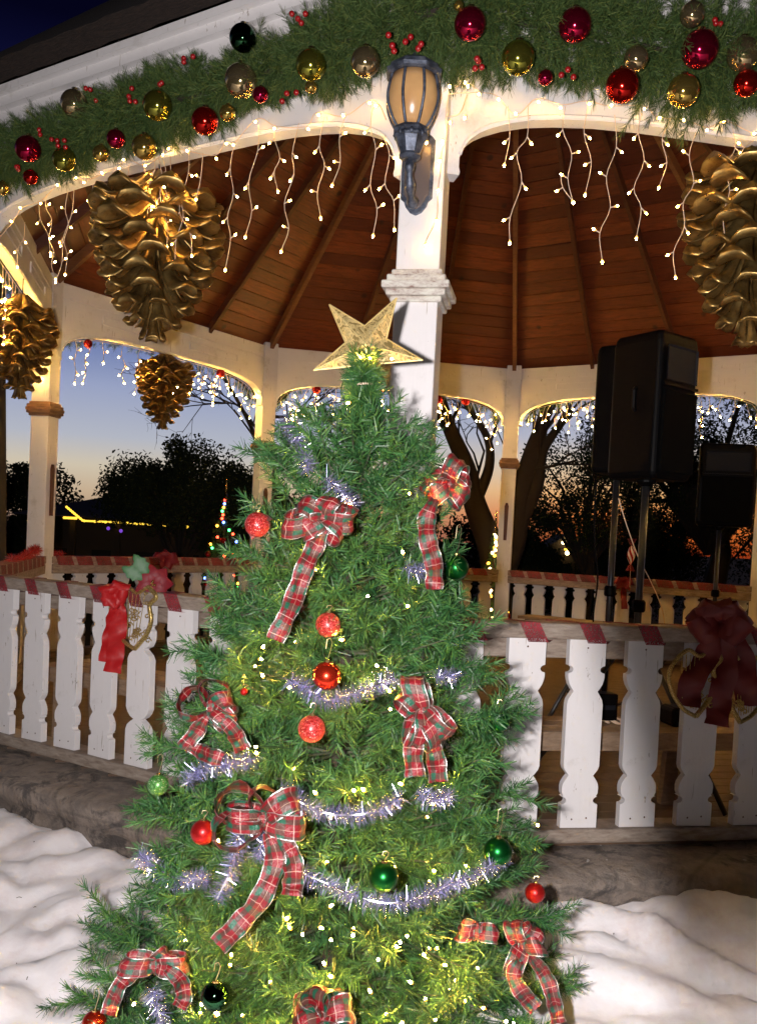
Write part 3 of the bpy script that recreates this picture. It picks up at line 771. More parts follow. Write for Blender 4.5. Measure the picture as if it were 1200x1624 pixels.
def ribbon_p(mb, pts, wds, ws, crump=.011, nu=5, seed=0):
    if mb.uv is None: mb.uv = []
    m = len(pts); o = len(mb.v); acc = 0; w0 = max(ws)
    for i, p in enumerate(pts):
        p = Vector(p)
        if i: acc += (p-Vector(pts[i-1])).length
        wd = Vector(wds[i]).normalized(); d = (Vector(pts[min(i+1, m-1)])-Vector(pts[max(i-1, 0)])); d = d.normalized() if d.length > 1e-7 else Vector((0, 0, 1)); nn = d.cross(wd)
        sq = 1-ws[i]/w0
        for j in range(nu+1):
            f = j/nu-.5; q = mn.noise(Vector((f*4+seed*7, acc*30, seed)))*crump+math.sin(f*19+seed)*.006*sq
            mb.v.append(tuple(p+wd*(ws[i]*f)+nn*q)); mb.uv.append((j/nu, acc/w0+seed*.37))
    for i in range(m-1):
        for j in range(nu):
            a = o+i*(nu+1)+j; mb.f.append((a, a+1, a+nu+2, a+nu+1))
def T_(pts, e=.05): return [tsurf(x, y, .97, e) for x, y in pts]
RW = .057; GB = 'plaid bows on the christmas tree'
bow('plaid_bow', tsurf(512, 822, .95, .06), [(188, .105, .030, 25, 0), (150, .075, .03, -20, 0), (60, .065, .035, 20, 0), (5, .085, .032, -25, 0), (-35, .07, .03, 30, 0), (205, .07, .028, 10, 0)],
    [T_([(515, 835), (498, 870), (480, 910), (462, 960), (436, 1016)], .06), T_([(430, 830), (405, 826), (412, 850)], .06)], RW, M['plaid'], 'plaid bow high on the tree with one long tail hanging to the lower left', group=GB)
bow('plaid_bow', tsurf(712, 768, .95, .05), [(70, .085, .035, 20, 0), (-10, .06, .035, -30, 0), (-45, .065, .03, 15, 0), (165, .075, .03, 30, 0), (215, .07, .03, 0, 0)],
    [T_([(690, 790), (676, 825), (680, 865), (688, 900), (688, 935)], .05)], RW, M['plaid'], 'plaid bow on the upper right shoulder of the tree beside the white post', group=GB)
bow('plaid_bow', tsurf(335, 1122, .96, .04), [(165, .085, .038, 15, 1), (85, .08, .034, 0, 1), (20, .06, .03, 20, 0), (-40, .07, .03, 10, 0), (-20, .07, .025, -30, 0)],
    [T_([(328, 1135), (312, 1160), (290, 1188)], .04), T_([(345, 1135), (370, 1160), (385, 1190)], .04), T_([(300, 1185), (325, 1195), (352, 1205)], .03)], RW*.85, M['plaid'], 'plaid bow with open loops at the left edge of the tree', group=GB)
bow('plaid_bow', tsurf(668, 1128, .95, .06), [(105, .10, .036, 10, 0), (140, .075, .03, -20, 0), (-60, .085, .035, 15, 0), (-35, .085, .03, -20, 0), (-95, .08, .032, 30, 0)],
    [T_([(665, 1150), (655, 1190), (658, 1232)], .06), T_([(675, 1160), (690, 1200), (694, 1240)], .06)], RW, M['plaid'], 'upright plaid bow with gathered loops right of the tree centre', group=GB)
bow('plaid_bow', tsurf(418, 1300, .96, .06), [(150, .125, .045, 10, 1), (195, .12, .04, -10, 1), (95, .085, .03, 0, 1), (35, .105, .04, 15, 0), (0, .10, .035, -20, 0), (170, .09, .03, 20, 0)],
    [T_([(425, 1320), (436, 1370), (410, 1430), (375, 1470), (345, 1500)], .07), T_([(440, 1320), (462, 1360), (465, 1395), (462, 1420)], .06)], RW*1.02, M['plaid'], 'largest plaid bow with wide loops and a broad tail left of the tree centre', group=GB)
bow('plaid_bow', tsurf(245, 1530, .96, .05), [(170, .08, .03, 20, 0), (5, .08, .03, -20, 0), (40, .05, .025, 0, 0)],
    [T_([(232, 1535), (200, 1552), (182, 1580), (172, 1610)], .05), T_([(262, 1535), (285, 1555), (292, 1580), (284, 1598)], .05)], RW*.8, M['plaid'], 'small plaid bow low on the left side of the tree with two drooping tails', group=GB)
bow('plaid_bow', tsurf(828, 1500, .95, .05), [(110, .07, .03, 20, 0), (60, .065, .03, -20, 0), (10, .06, .03, 0, 0), (-110, .08, .03, 0, 0)],
    [T_([(828, 1515), (815, 1545), (828, 1575), (850, 1600)], .04), T_([(840, 1515), (866, 1550), (878, 1590), (885, 1622)], .04)], RW*.85, M['plaid'], 'plaid bow low on the right edge of the tree with tails to the snow', group=GB)
bow('plaid_bow', tsurf(512, 1612, .95, .05), [(a, .07, .03, a*.7, 0) for a in (20, 75, 120, 165, 210, 330)], [], RW, M['plaid'], 'plaid bow at the very bottom centre of the photo', group=GB)
bow('plaid_bow', tsurf(757, 1478, .93, .02), [(175, .05, .02, 20, 0), (5, .05, .02, 0, 0)], [], RW*.8, M['plaid'], 'small plaid bow in front of tree lights at lower right', group=None)

# tinsel
def tinsel_piece(pts, label, rad=.030, per_m=3600, grp='silver tinsel garlands on the tree', m=None, name='tinsel_garland', len_=.030, wd=.0012, cat='tinsel'):
    m = m or M['tinsel']; pts = catmull(pts, 6); t = thing(name, pts[len(pts)//2], label, cat, grp)
    cord = MB(); cord.tube(pts, .0022, 5); cord.build('cord', M['chrome'] if m is M['tinsel'] else m, t)
    st = []; di = []; ln = []
    for a, b in zip(pts, pts[1:]):
        if (b-a).length > 1e-5: st.append(a[:]); di.append((b-a)[:]); ln.append((b-a).length)
    V, T = needle_soup(st, di, ln, per_m, len_, wd, 82, 18); npmesh('strands', V, T, m, t)
for pp, e, lab in (
    ([(453, 668), (470, 690), (482, 715), (488, 745)], .03, 'short silver tinsel strand hanging at the upper left shoulder of the tree'),
    ([(518, 758), (535, 775), (555, 790), (560, 805)], .05, 'small silver tinsel tuft above the upper plaid bow'),
    ([(458, 1078), (490, 1095), (520, 1110), (560, 1100), (600, 1085), (628, 1072)], .05, 'silver tinsel swag under the shiny red bauble'),
    ([(445, 1248), (475, 1272), (520, 1290), (570, 1292), (610, 1280), (635, 1262)], .06, 'silver tinsel swag across the middle of the tree'),
    ([(660, 1255), (685, 1268), (715, 1262)], .04, 'short silver tinsel piece under the upright plaid bow'),
    ([(296, 1245), (312, 1222), (345, 1215), (400, 1205)], .04, 'silver tinsel strand below the left plaid bow'),
    ([(395, 1282), (378, 1330), (368, 1375), (345, 1425)], .10, 'silver tinsel strand hanging left side of the largest bow'),
    ([(435, 1290), (420, 1325), (408, 1360)], .10, 'short silver tinsel strand in the middle of the largest bow'),
    ([(472, 1382), (520, 1402), (575, 1425), (630, 1432), (690, 1415), (740, 1390), (782, 1372), (800, 1350)], .05, 'long silver tinsel swag carrying two green baubles low on the tree'),
    ([(222, 1355), (250, 1380), (275, 1398), (310, 1393), (330, 1398)], .03, 'silver tinsel strand at the lower left edge of the tree'),
    ([(240, 1570), (250, 1600), (262, 1640)], .04, 'silver tinsel strand in the bottom left corner of the tree'),
    ([(640, 900), (665, 905), (690, 895)], .01, 'dim tinsel tuft left of the hanging plaid tail'),
    ([(690, 1075), (725, 1070)], .01, 'faint tinsel tuft right of the upright bow')):
    tinsel_piece([tsurf(x, y, .95, e*.55+.012*math.sin(i_*2.3)) for i_, (x, y) in enumerate(pp)], lab)

# tree light string
def bulb_mesh(r, l_):
    return MB().lathe([(r*.55, 0), (r*.95, l_*.25), (r, l_*.5), (r*.7, l_*.85), (r*.15, l_)], (0, 0, 0), 7)
tb = [(465, 668), (556, 638), (487, 872), (415, 1028), (600, 1058), (590, 1092), (547, 1015), (583, 945), (408, 1184), (465, 1218), (560, 1252), (580, 1256), (675, 1297), (365, 1519), (364, 1534), (627, 1499), (645, 1484), (634, 1492), (690, 1506), (742, 1490), (722, 1555), (590, 1576), (675, 1588), (340, 1612), (386, 1612), (215, 1590), (852, 1307), (405, 1056), (418, 1076), (555, 800), (684, 796), (652, 782), (500, 905), (410, 1045), (470, 1020), (640, 1245), (700, 1230), (480, 1480), (505, 1470), (560, 1480), (640, 1620), (690, 1618), (800, 1620), (770, 1600), (320, 1590), (620, 1100), (575, 1100), (752, 1480), (460, 950), (640, 880), (318, 1610), (735, 1590), (655, 1560), (600, 1520), (530, 1550), (430, 1560), (560, 1615), (760, 1540), (700, 1530), (475, 1610)]
rgb_ = random.Random(21)
for _ in range(34): yy_ = rgb_.uniform(1330, 1650); hw_ = 120+(yy_-1100)*.55; tb.append((530+rgb_.uniform(-hw_, hw_)*.9, yy_))
for _ in range(12): tb.append((555+rgb_.uniform(-170, 170), rgb_.uniform(760, 1300)))
tl = thing('tree_light_string', (TX, TY, .3), 'string of warm white mini lights wound through the christmas tree', 'string lights')
bt = None; wpts = []
for i, (x, y) in enumerate(tb):
    v = tsurf(x, y, .93 if i < 60 else .80, -.01 if i > 60 else (.0 if i > 30 else .02)); q = v-Vector((TX, TY, .3))
    if bt is None: bt = bulb_mesh(.0030, .013).build('bulb', M['bulb_tree'], None); bt.parent = tl; o = bt
    else: o = bt.copy(); o.name = 'bulb'; col.objects.link(o)
    o.location = q; o.rotation_euler = (RNG.uniform(-2, 2), RNG.uniform(-2, 2), 0); wpts.append(v)
hid = sorted(wpts, key=lambda v: (round(v.z/.18), v.x if int(round(v.z/.18)) % 2 else -v.x))
mb = MB()
path = []
for a, b in zip(hid, hid[1:]):
    mid = (a+b)/2; d = (Vector((TX, TY, mid.z))-mid)*.35; path += [a, mid+d+Vector((0, 0, -.02))]
mb.tube(catmull(path+[hid[-1]], 3), .0014, 4)
mb.build('wire', M['wire_green'], tl)
mb = MB(); mb.tube(catmull([at(577, 590, TY-.02), at(548, 600, TY+.01), at(541, 625, TY), at(556, 645, TY-.02), at(556, 660, TY)], 5), .002, 5); mb.build('lead', M['wire_green'], tl)

# star
def make_star():
    c = at(581, 551, TY+.0); nv = Vector((-.06, -1, .05)).normalized(); rx = Vector((0, 0, 1)).cross(-nv).normalized()*-1
    rx = Vector((1, -.06, 0)).normalized(); uz = rx.cross(Vector((0, 1, 0)))*1; uz = nv.cross(rx)*-1
    if uz.z < 0: uz = -uz
    t = thing('star_topper', c-Vector((0, 0, .1)), 'gold filigree five pointed star topper on the christmas tree', 'star topper')
    R1, R2 = .160, .060; ang0 = 90+41+2.6; vs = [c-nv*-.03, c-nv*.03]; 
    rr = []
    for i in range(10):
        a = R_(ang0-36*i); r = (R1 if i % 2 == 0 else R2); p = c+rx*(r*math.cos(a))+uz*(r*math.sin(a)); rr.append(p)
    mb = MB(); mb.add([c+nv*.034, c-nv*.034]+rr, [(0, 2+i, 2+(i+1) % 10) for i in range(10)]+[(1, 2+(i+1) % 10, 2+i) for i in range(10)]); mb.build('star_body', M['star'], t)
    ed = MB()
    for i in range(10): ed.tube([rr[i], rr[(i+1) % 10]], .0022, 5); 
    for i in range(0, 10, 2): ed.tube([c+nv*.035, rr[i]], .0015, 4)
    ed.build('rim', M['star_rim'], t)
    for x, y in ((570, 567), (588, 569), (620, 569)):
        o = bt.copy(); o.name = 'bulb'; col.objects.link(o); o.parent = t; o.location = at(x, y, c.y-.05)-t.location; o.rotation_euler = (1.2, .5*x, 0)
    s_ = MB(); s_.tube([c-uz*.03, c-uz*.12], .008, 8); s_.build('socket', M['wire_green'], t)
make_star()
# ------------------------------------------------------------------ beam garlands with balls
def garland(k, pts, rad, label, dens=820, nlen=.044, grp='evergreen garlands on the gazebo beams', perm=520, tw=.12):
    pts = catmull(pts, 6); t = thing('beam_garland', pts[len(pts)//2], label, 'garland', grp)
    sp_ = MB(); sp_.tube(pts, .012, 6); sp_.build('stem', M['bark'], t)
    rg = random.Random(k+5); L_ = sum((b-a).length for a, b in zip(pts, pts[1:])); n = int(L_*dens); st = []; di = []; ln = []
    A, u, nn = bay(k)
    for i in range(n):
        f = rg.random()*(len(pts)-1.001); j = int(f); p = pts[j].lerp(pts[j+1], f-j); d = (pts[j+1]-pts[j]).normalized()
        a = rg.uniform(0, 6.28); q = nn*math.cos(a)+Vector((0, 0, 1))*math.sin(a); r0 = rg.uniform(0, .45)*rad
        lump = .84+.55*mn.noise(Vector((f*.45, a*.6, k)))+.35*mn.noise(Vector((f*1.1, a, k+3)))
        dirv = (q+d*rg.uniform(-.8, .8)+Vector((0, 0, -.18))).normalized(); st.append((p+q*r0)[:]); di.append(dirv[:]); ln.append(max(.03, (rad*lump-r0-.01)*rg.uniform(.75, 1.1)))
    V, T = needle_soup(st, di, ln, perm, nlen, .0021, 42, 14); npmesh('needles', V, T, M['gneedle'], t)
    return t
garland(7, [bp(7, t, .20, 3.115+.01*math.sin(t*5)+.055*(t/S)**2) for t in np.linspace(-.05, S+.14, 12)], .178, 'thick evergreen garland along the left front beam, hung with glass balls')
garland(0, [bp(0, t, .20, 3.20+.012*math.sin(t*4)) for t in np.linspace(-.14, 1.9, 9)], .245, 'thick evergreen garland along the right front beam with crimson and gold balls')
for k, lb in ((6, 'left side beam'), (5, 'back left beam'), (4, 'middle back beam'), (3, 'back right beam')):
    pts = [bp(k, t, .12, z+.07) for t, z in [(.13, 2.70), (.22, 2.82), (.45, 2.90), (.9, 2.955), (S/2, 2.97), (S-.9, 2.955), (S-.45, 2.90), (S-.22, 2.82), (S-.13, 2.70)]]
    garland(k, pts, .10, 'evergreen garland following the arch of the '+lb, dens=170, nlen=.04, perm=300)
GBL = 'balls on the front garlands'
fl = [(118, 164, 22, 'ball_silvergold', 'dark bronze ball second from the left roof end of the garland'), (250, 167, 24, 'ball_olive', 'olive green ball above the left pine cone'), (45, 236, 21, 'ball_crimson', 'crimson ball near the left edge of the photo'),
      (102, 253, 19, 'ball_olive', 'olive gold ball right of the leftmost crimson ball'), (49, 281, 12, 'ball_red', 'small red ball under the leftmost crimson ball'), (184, 220, 15, 'ball_crimson', 'small crimson ball between two olive balls'),
      (160, 243, 13, 'ball_gold', 'small gold ball low on the left garland'), (229, 233, 20, 'ball_gold', 'gold ball at the lower fringe over the left pine cone'), (325, 192, 22, 'ball_red', 'red ball at the lower fringe of the left garland'),
      (361, 179, 13, 'ball_gold', 'small gold ball right of the fringe red ball'), (382, 128, 27, 'ball_silvergold', 'largest pale gold ball on the left garland'), (413, 150, 13, 'ball_crimson', 'small crimson ball below the largest pale gold ball'),
      (385, 60, 22, 'ball_dgreen', 'dark green ball high on the left garland'), (493, 103, 25, 'ball_olive', 'olive gold ball left of the lantern'), (493, 138, 10, 'ball_gold', 'tiny gold ball below the olive gold ball'),
      (579, 98, 24, 'ball_silvergold', 'pale gold ball beside the lantern'), (4, 298, 11, 'ball_gold', 'gold ball cut by the left edge of the photo')]
for x, y, r, m, lb in fl: bauble(x, y, r*.95, M[m], lb, c=onbay(x, y, 7, .34), group=GBL, name='garland_ball')
fr = [(745, 38, 26, 'ball_crimson', 'crimson ball above and right of the lantern'), (821, 92, 27, 'ball_olive', 'bright olive gold ball on the right garland'), (864, 123, 12, 'ball_crimson', 'small crimson ball beside the bright olive gold ball'),
      (911, 40, 27, 'ball_crimson', 'big crimson ball high in the middle of the right garland'), (1008, 93, 20, 'ball_silvergold', 'pale gold ball above a big red ball'), (986, 136, 27, 'ball_red', 'big red ball low on the right garland'),
      (1097, 23, 20, 'ball_silvergold', 'dark gold ball at the top above the largest red ball'), (1109, 78, 30, 'ball_crimson', 'largest crimson ball near the right edge'), (1083, 144, 26, 'ball_gold', 'gold ball at the lower fringe near the right edge'),
      (1178, 86, 27, 'ball_silvergold', 'dark gold ball at the right edge of the photo'), (1183, 132, 21, 'ball_red', 'red ball below the dark gold ball at the right edge'), (727, 9, 8, 'ball_gold', 'tiny gold ball at the top near the crimson ball')]
for x, y, r, m, lb in fr: bauble(x, y, r*.95, M[m], lb, c=onbay(x, y, 0, .38), group=GBL, name='garland_ball')
def berries(x, y, k, n, label):
    c = onbay(x, y, k, .38); t = thing('berry_sprig', c, label, 'berries', 'berry sprigs in the front garlands'); rg = random.Random(int(x))
    stm = MB(); 
    for i in range(n):
        q = c+Vector((rg.uniform(-.028, .028), rg.uniform(-.02, .02), rg.uniform(-.028, .028))); sphere_mb(q, .0105, 14).build('berry', M['berry'], t, smooth=True); stm.tube([c+Vector((0, .05, 0)), q], .0015, 4)
for x, y, n in ((143, 147, 3), (205, 152, 4), (65, 214, 2), (90, 227, 3), (108, 229, 2), (298, 90, 3), (248, 136, 2), (458, 150, 3), (469, 18, 2), (480, 28, 2), (20, 268, 3)): berries(x, y, 7, n, 'sprig of glossy red berries in the left front garland')
for x, y, n in ((617, 66, 3), (655, 66, 4), (756, 105, 4), (896, 118, 3), (1142, 30, 3)): berries(x, y, 0, n, 'sprig of glossy red berries in the right front garland')
for k, xs in ((5, ((140, 545), (350, 592))), (4, ((502, 618), (608, 614), (695, 634), (738, 636))), (3, ((1090, 632),)), (6, ((20, 520),))):
    for x, y in xs:
        c = onbay(x, y, k, .03); bauble(x, y, 7, M['satin_red'], 'small red ball hanging in a back arch garland', c=c, group='red balls in the back arch garlands', name='garland_ball')

# ------------------------------------------------------------------ icicle lights
bm_near = bulb_mesh(.0046, .018).build('bulb', M['bulb'], None); bm_far = bulb_mesh(.0085, .030).build('bulb', M['bulb_far'], None)
first = {'n': True, 'f': True}
def put_bulb(near, parent, v, d=None):
    src = bm_near if near else bm_far; key = 'n' if near else 'f'
    if first[key]: o = src; first[key] = False
    else: o = src.copy(); o.name = 'bulb'; col.objects.link(o)
    org = Vector((0, 0, 0)); q = parent
    while q is not None: org += q.location; q = q.parent
    o.parent = parent; o.location = v-org
    dd = Vector(d) if d else Vector((RNG.uniform(-.5, .5), RNG.uniform(-.5, .5), -1))
    o.rotation_euler = dd.to_track_quat('Z', 'Y').to_euler()
def drop(parent, top, bot, nb, near, thick, amp, seed, side=None):
    """kinked cord from top to bottom with a bulb on a short stub at each kink and one at the end"""
    rg = random.Random(seed); pts = [top]; L_ = (bot-top).length; sg = rg.choice((-1, 1)); sd = Vector(side)
    n = max(1, nb)
    for i in range(1, n):
        f = (i+rg.uniform(-.2, .2))/n; pts.append(top.lerp(bot, f)+sd*(sg*amp*rg.uniform(.4, 1.1))); sg = -sg
    pts.append(bot); w_ = MB(); w_.tube(catmull(pts, 4) if len(pts) > 2 else pts, thick, 5); stubs = []
    for i, p in enumerate(pts[1:]):
        if i == len(pts)-2: stubs.append((p, (p-pts[-2]).normalized()))
        else:
            s_ = 1 if (i+seed) % 2 else -1; d = (sd*s_*rg.uniform(.5, 1.2)+Vector((0, 0, -.7 if rg.random() < .7 else .3))).normalized(); e = p+d*(.018 if near else .02); w_.tube([p, e], thick*1.6, 5); stubs.append((e, d))
    dw = w_.build('drop_wire', M['wire_white'], parent)
    for p, d in stubs: put_bulb(near, dw, p, d)
FLD = [(40, 352, 28, 420, 3), (62, 320, 80, 398, 3), (74, 308, 88, 440, 6), (108, 303, 104, 432, 5), (118, 300, 90, 444, 4), (148, 293, 148, 362, 2), (165, 287, 158, 325, 2), (205, 262, 202, 290, 1), (225, 255, 228, 300, 2),
       (270, 248, 304, 402, 5), (300, 243, 278, 412, 5), (322, 243, 312, 312, 2), (232, 252, 246, 345, 5), (245, 250, 238, 350, 5), (252, 250, 265, 388, 4), (258, 250, 262, 330, 4), (243, 330, 235, 355, 2),
       (372, 225, 358, 424, 5), (410, 198, 390, 372, 4), (437, 198, 440, 300, 4), (474, 195, 447, 395, 5), (514, 186, 508, 342, 4), (549, 178, 528, 290, 3), (592, 158, 592, 370, 5), (607, 215, 625, 360, 4)]
FRD = [(805, 168, 800, 258, 2), (837, 165, 808, 381, 5), (896, 168, 907, 317, 4), (932, 168, 928, 305, 3), (888, 275, 906, 317, 2), (974, 182, 954, 411, 5), (1017, 180, 1009, 374, 5), (1062, 190, 1045, 294, 3), (1103, 210, 1070, 436, 6), (1160, 200, 1148, 372, 5), (1195, 222, 1172, 250, 2)]
def icicle_front(k, D, off, label, wire):
    A, u, n = bay(k); t = thing('icicle_lights', onbay(*wire[len(wire)//2], k, off), label, 'string lights', 'icicle light strings under the gazebo beams')
    w_ = MB(); w_.tube(catmull([onbay(x, y, k, off+.004*((i % 2))) for i, (x, y) in enumerate(wire)], 5), .0022, 5); hw = w_.build('header_wire', M['wire_white'], t)
    for i, (x, y) in enumerate(wire[1:-1]): put_bulb(True, hw, onbay(x, y+3, k, off+.012), (RNG.uniform(-1, 1), -.6, RNG.uniform(-1, .6)))
    for i, (a, b, c, d, nb) in enumerate(D): drop(t, onbay(a, b, k, off), onbay(c, d, k, off+.0), nb, True,   .0016, .020, i*7+k, tuple(u))
icicle_front(7, FLD, .06, 'icicle lights hanging under the left front arch in front of a gold pine cone', [(-20, 400), (22, 350), (35, 330), (66, 318), (95, 290), (120, 282), (137, 286), (165, 275), (192, 262), (200, 250), (228, 262), (257, 246), (265, 232), (300, 240), (342, 246), (358, 224), (372, 226), (408, 188), (438, 200), (486, 200), (502, 178), (546, 184), (583, 160), (600, 165), (612, 190)])
icicle_front(0, FRD, .06, 'icicle lights hanging under the right front arch', [(700, 150), (738, 133), (762, 146), (787, 152), (818, 182), (851, 156), (891, 166), (930, 160), (965, 168), (1022, 168), (1040, 185), (1085, 190), (1121, 202), (1150, 192), (1190, 210), (1215, 215)])
# loose strand down the corner of the post
def post_strand():
    Yp = P[0].y-.12; t = thing('icicle_lights', at(700, 240, Yp), 'single loose strand of lights running down the right corner of the front post', 'string lights')
    pts = [at(x, y, Yp) for x, y in ((711, 150), (706, 185), (708, 215), (700, 240), (698, 270), (694, 300), (693, 340), (688, 355), (678, 375), (672, 388))]
    w_ = MB(); w_.tube(catmull(pts, 4), .002, 5); hw = w_.build('header_wire', M['wire_white'], t)
    for x, y in ((711, 134), (738, 182), (740, 131), (702, 220), (697, 250), (693, 298), (691, 345), (674, 384), (713, 190), (677, 222)): put_bulb(True, hw, at(x, y, Yp-.005))
    for a in (((711, 150), (725, 148), (762, 146)), ((706, 185), (728, 180), (740, 150))): w2 = MB(); w2.tube(catmull([at(x, y, Yp) for x, y in a], 4), .002, 5); w2.build('branch_wire', M['wire_white'], hw)
post_strand()
def arch_z(t):
    h = min(t, S-t); T = [(.07, ZK), (.12, 2.72), (.14, 2.815), (.19, 2.866), (.30, 2.917), (.52, 2.965), (.88, 2.992), (9, 2.995)]
    for (a, za), (b, zb) in zip(T, T[1:]):
        if h <= b: return za+(zb-za)*(h-a)/(b-a)
    return ZAR
def icicle_back(k, label, dens, lo=.05, hi=.42, rng=(.15, S-.15), seed=1):
    A, u, n = bay(k); rg = random.Random(seed); off = .045
    t = thing('icicle_lights', bp(k, S/2, off, 3.0), label, 'string lights', 'icicle light strings under the gazebo beams')
    w_ = MB(); w_.tube([bp(k, x, off, arch_z(x)-.01) for x in np.linspace(rng[0]-.02, rng[1]+.02, 30)], .003, 4); w_.build('header_wire', M['wire_white'], t)
    x = rng[0]; i = 0
    while x < rng[1]:
        d_ = dens(x/S); l_ = rg.uniform(lo, hi)*(1.0 if i % 3 else .6); z = arch_z(x)-.01
        drop(t, bp(k, x, off, z), bp(k, x+rg.uniform(-.05, .05), off, z-l_), max(1, int(l_/.075)), False, .0028, .022, i*5+seed, tuple(u)); x += d_*rg.uniform(.7, 1.3); i += 1
# bays 3..6 run from right to left in the photo as t grows
icicle_back(5, 'icicle lights across the back left arch, dense at its right end, over the sunset sky', lambda f: .058 if f < .38 else .20, .10, .42, seed=3)
icicle_back(4, 'dense icicle lights across the middle back arch behind the star and the post', lambda f: .062, .10, .45, seed=8)
icicle_back(3, 'dense icicle lights across the back right arch behind the tall speaker', lambda f: .062 if f > .45 else .12, .10, .45, seed=12)
icicle_back(2, 'icicle lights under the right side arch, beyond the right edge of the photo', lambda f: .12, .1, .45, seed=22)
icicle_back(1, 'icicle lights under the entrance arch, beyond the right edge of the photo', lambda f: .12, .1, .45, seed=25)
icicle_back(0, 'icicle lights on the far half of the right front arch, outside the photo', lambda f: .10, .1, .45, rng=(1.62, S-.15), seed=27)
icicle_back(6, 'bunched icicle lights in the left side arch at the left edge', lambda f: .11, .1, .5, seed=15)

# ------------------------------------------------------------------ gold pine cones
def cone_mb(h, R, seed):
    rg = random.Random(seed); mb = MB(); rows = 10
    prof = [(0, .50), (.06, .85), (.15, 1.0), (.35, 1.0), (.55, .86), (.72, .66), (.86, .42), (.95, .22), (1, .08)]
    def pr_(f):
        for (a, ra), (b, rb) in zip(prof, prof[1:]):
            if f <= b: return ra+(rb-ra)*(f-a)/(b-a)
        return .05
    mb.lathe([(.02, 0), (.14*R, -.03*h), (.20*R, -.2*h), (.17*R, -.5*h), (.11*R, -.75*h), (.03*R, -.88*h)], (0, 0, 0), 12)
    for i in range(rows):
        f = .10+.86*(i/(rows-1)); Rr = R*pr_(f); nsc = 8 if f < .6 else (7 if f < .8 else 6)
        if f > .93: nsc = 4
        for j in range(nsc):
            az = 2*math.pi*(j+(.5 if i % 2 else 0))/nsc+rg.uniform(-.07, .07)+seed; o = Vector((math.cos(az), math.sin(az), 0)); tn = Vector((-o.y, o.x, 0))
            L_ = Rr*rg.uniform(.92, 1.06); z0 = -f*h; down = h*(.14+.12*min(1, f*1.6)); lift = .07*L_
            pts = []; kx = rg.uniform(-.10, .10)
            for s_ in range(9):
                q = s_/8; r = L_*(.12+.88*(q**.85)); z = z0+down-down*math.sin(min(1, q*1.18)*math.pi/2)**.9+lift*max(0, q-.70)*3.3
                pts.append(o*r+tn*(kx*L_*q*q)+Vector((0, 0, z)))
            wmax = max(.030, min(.080, .21*Rr+.02))*(h/.80)*rg.uniform(.85, 1.1); ws = [.30, .38, .46, .56, .70, .86, 1.02, 1.0, .62]; hs = [.26, .26, .26, .27, .29, .32, .40, .46, .3]
            m = 12; vs = []; 
            for s_, p in enumerate(pts):
                d = (pts[min(s_+1, 8)]-pts[max(s_-1, 0)]).normalized(); up_ = tn.cross(d); up_ = up_ if up_.z > 0 else -up_
                for a_ in range(m):
                    a = 2*math.pi*a_/m; x = math.cos(a)*wmax*ws[s_]; y = math.sin(a)*wmax*hs[s_]*.55
                    y += -.5*wmax*(math.cos(a)**2)*ws[s_]+(.012 if abs(a-math.pi/2) < .3 else 0)*(h/.8)*ws[s_]
                    vs.append(p+tn*x+up_*y+Vector((0, 0, rg.uniform(-.0012, .0012))))
            fs = [(s_*m+a, s_*m+(a+1) % m, (s_+1)*m+(a+1) % m, (s_+1)*m+a) for s_ in range(8) for a in range(m)]+[tuple(range(m-1, -1, -1)), tuple(8*m+a for a in range(m))]
            mb.add(vs, fs)
    return mb
def pinecone(c, h, R, seed, label, topz):
    t = thing('giant_pine_cone', c, label, 'pine cone', 'giant gold pine cones hanging in the arches')
    mb = cone_mb(h, R, seed); mb.v = [(x+c.x, y+c.y, z+c.z) for x, y, z in mb.v]; mb.build('scales', M['gold_cone'], t, smooth=True)
    mb = MB(); mb.tube([c, Vector((c.x, c.y, topz))], .004, 5); mb.build('hanging_wire', M['steel'], t)
def conept(px, y0, y1, Y): a = at(px, y0, Y); b = at(px, y1, Y); return a, a.z-b.z
for px, y0, y1, Y, hw, seed, lab in ((252, 292, 560, 4.42, 105, 1.1, 'largest gold pine cone under the left front arch with lights tangled on top'),
        (36, 478, 645, 6.6, 56, 2.3, 'gold pine cone in the left side arch, cut by the left photo edge'),
        (262, 568, 690, 9.23, 46, 3.7, 'smallest looking gold pine cone, hanging in the back left arch against the dusk sky'),
        (1200, 250, 572, 3.97, 108, 4.4, 'gold pine cone in the right front arch, cut by the right photo edge')):
    a, h = conept(px, y0, y1, Y); pinecone(a, h*.95, hw/F*Y*1.0, seed, lab, 3.0)

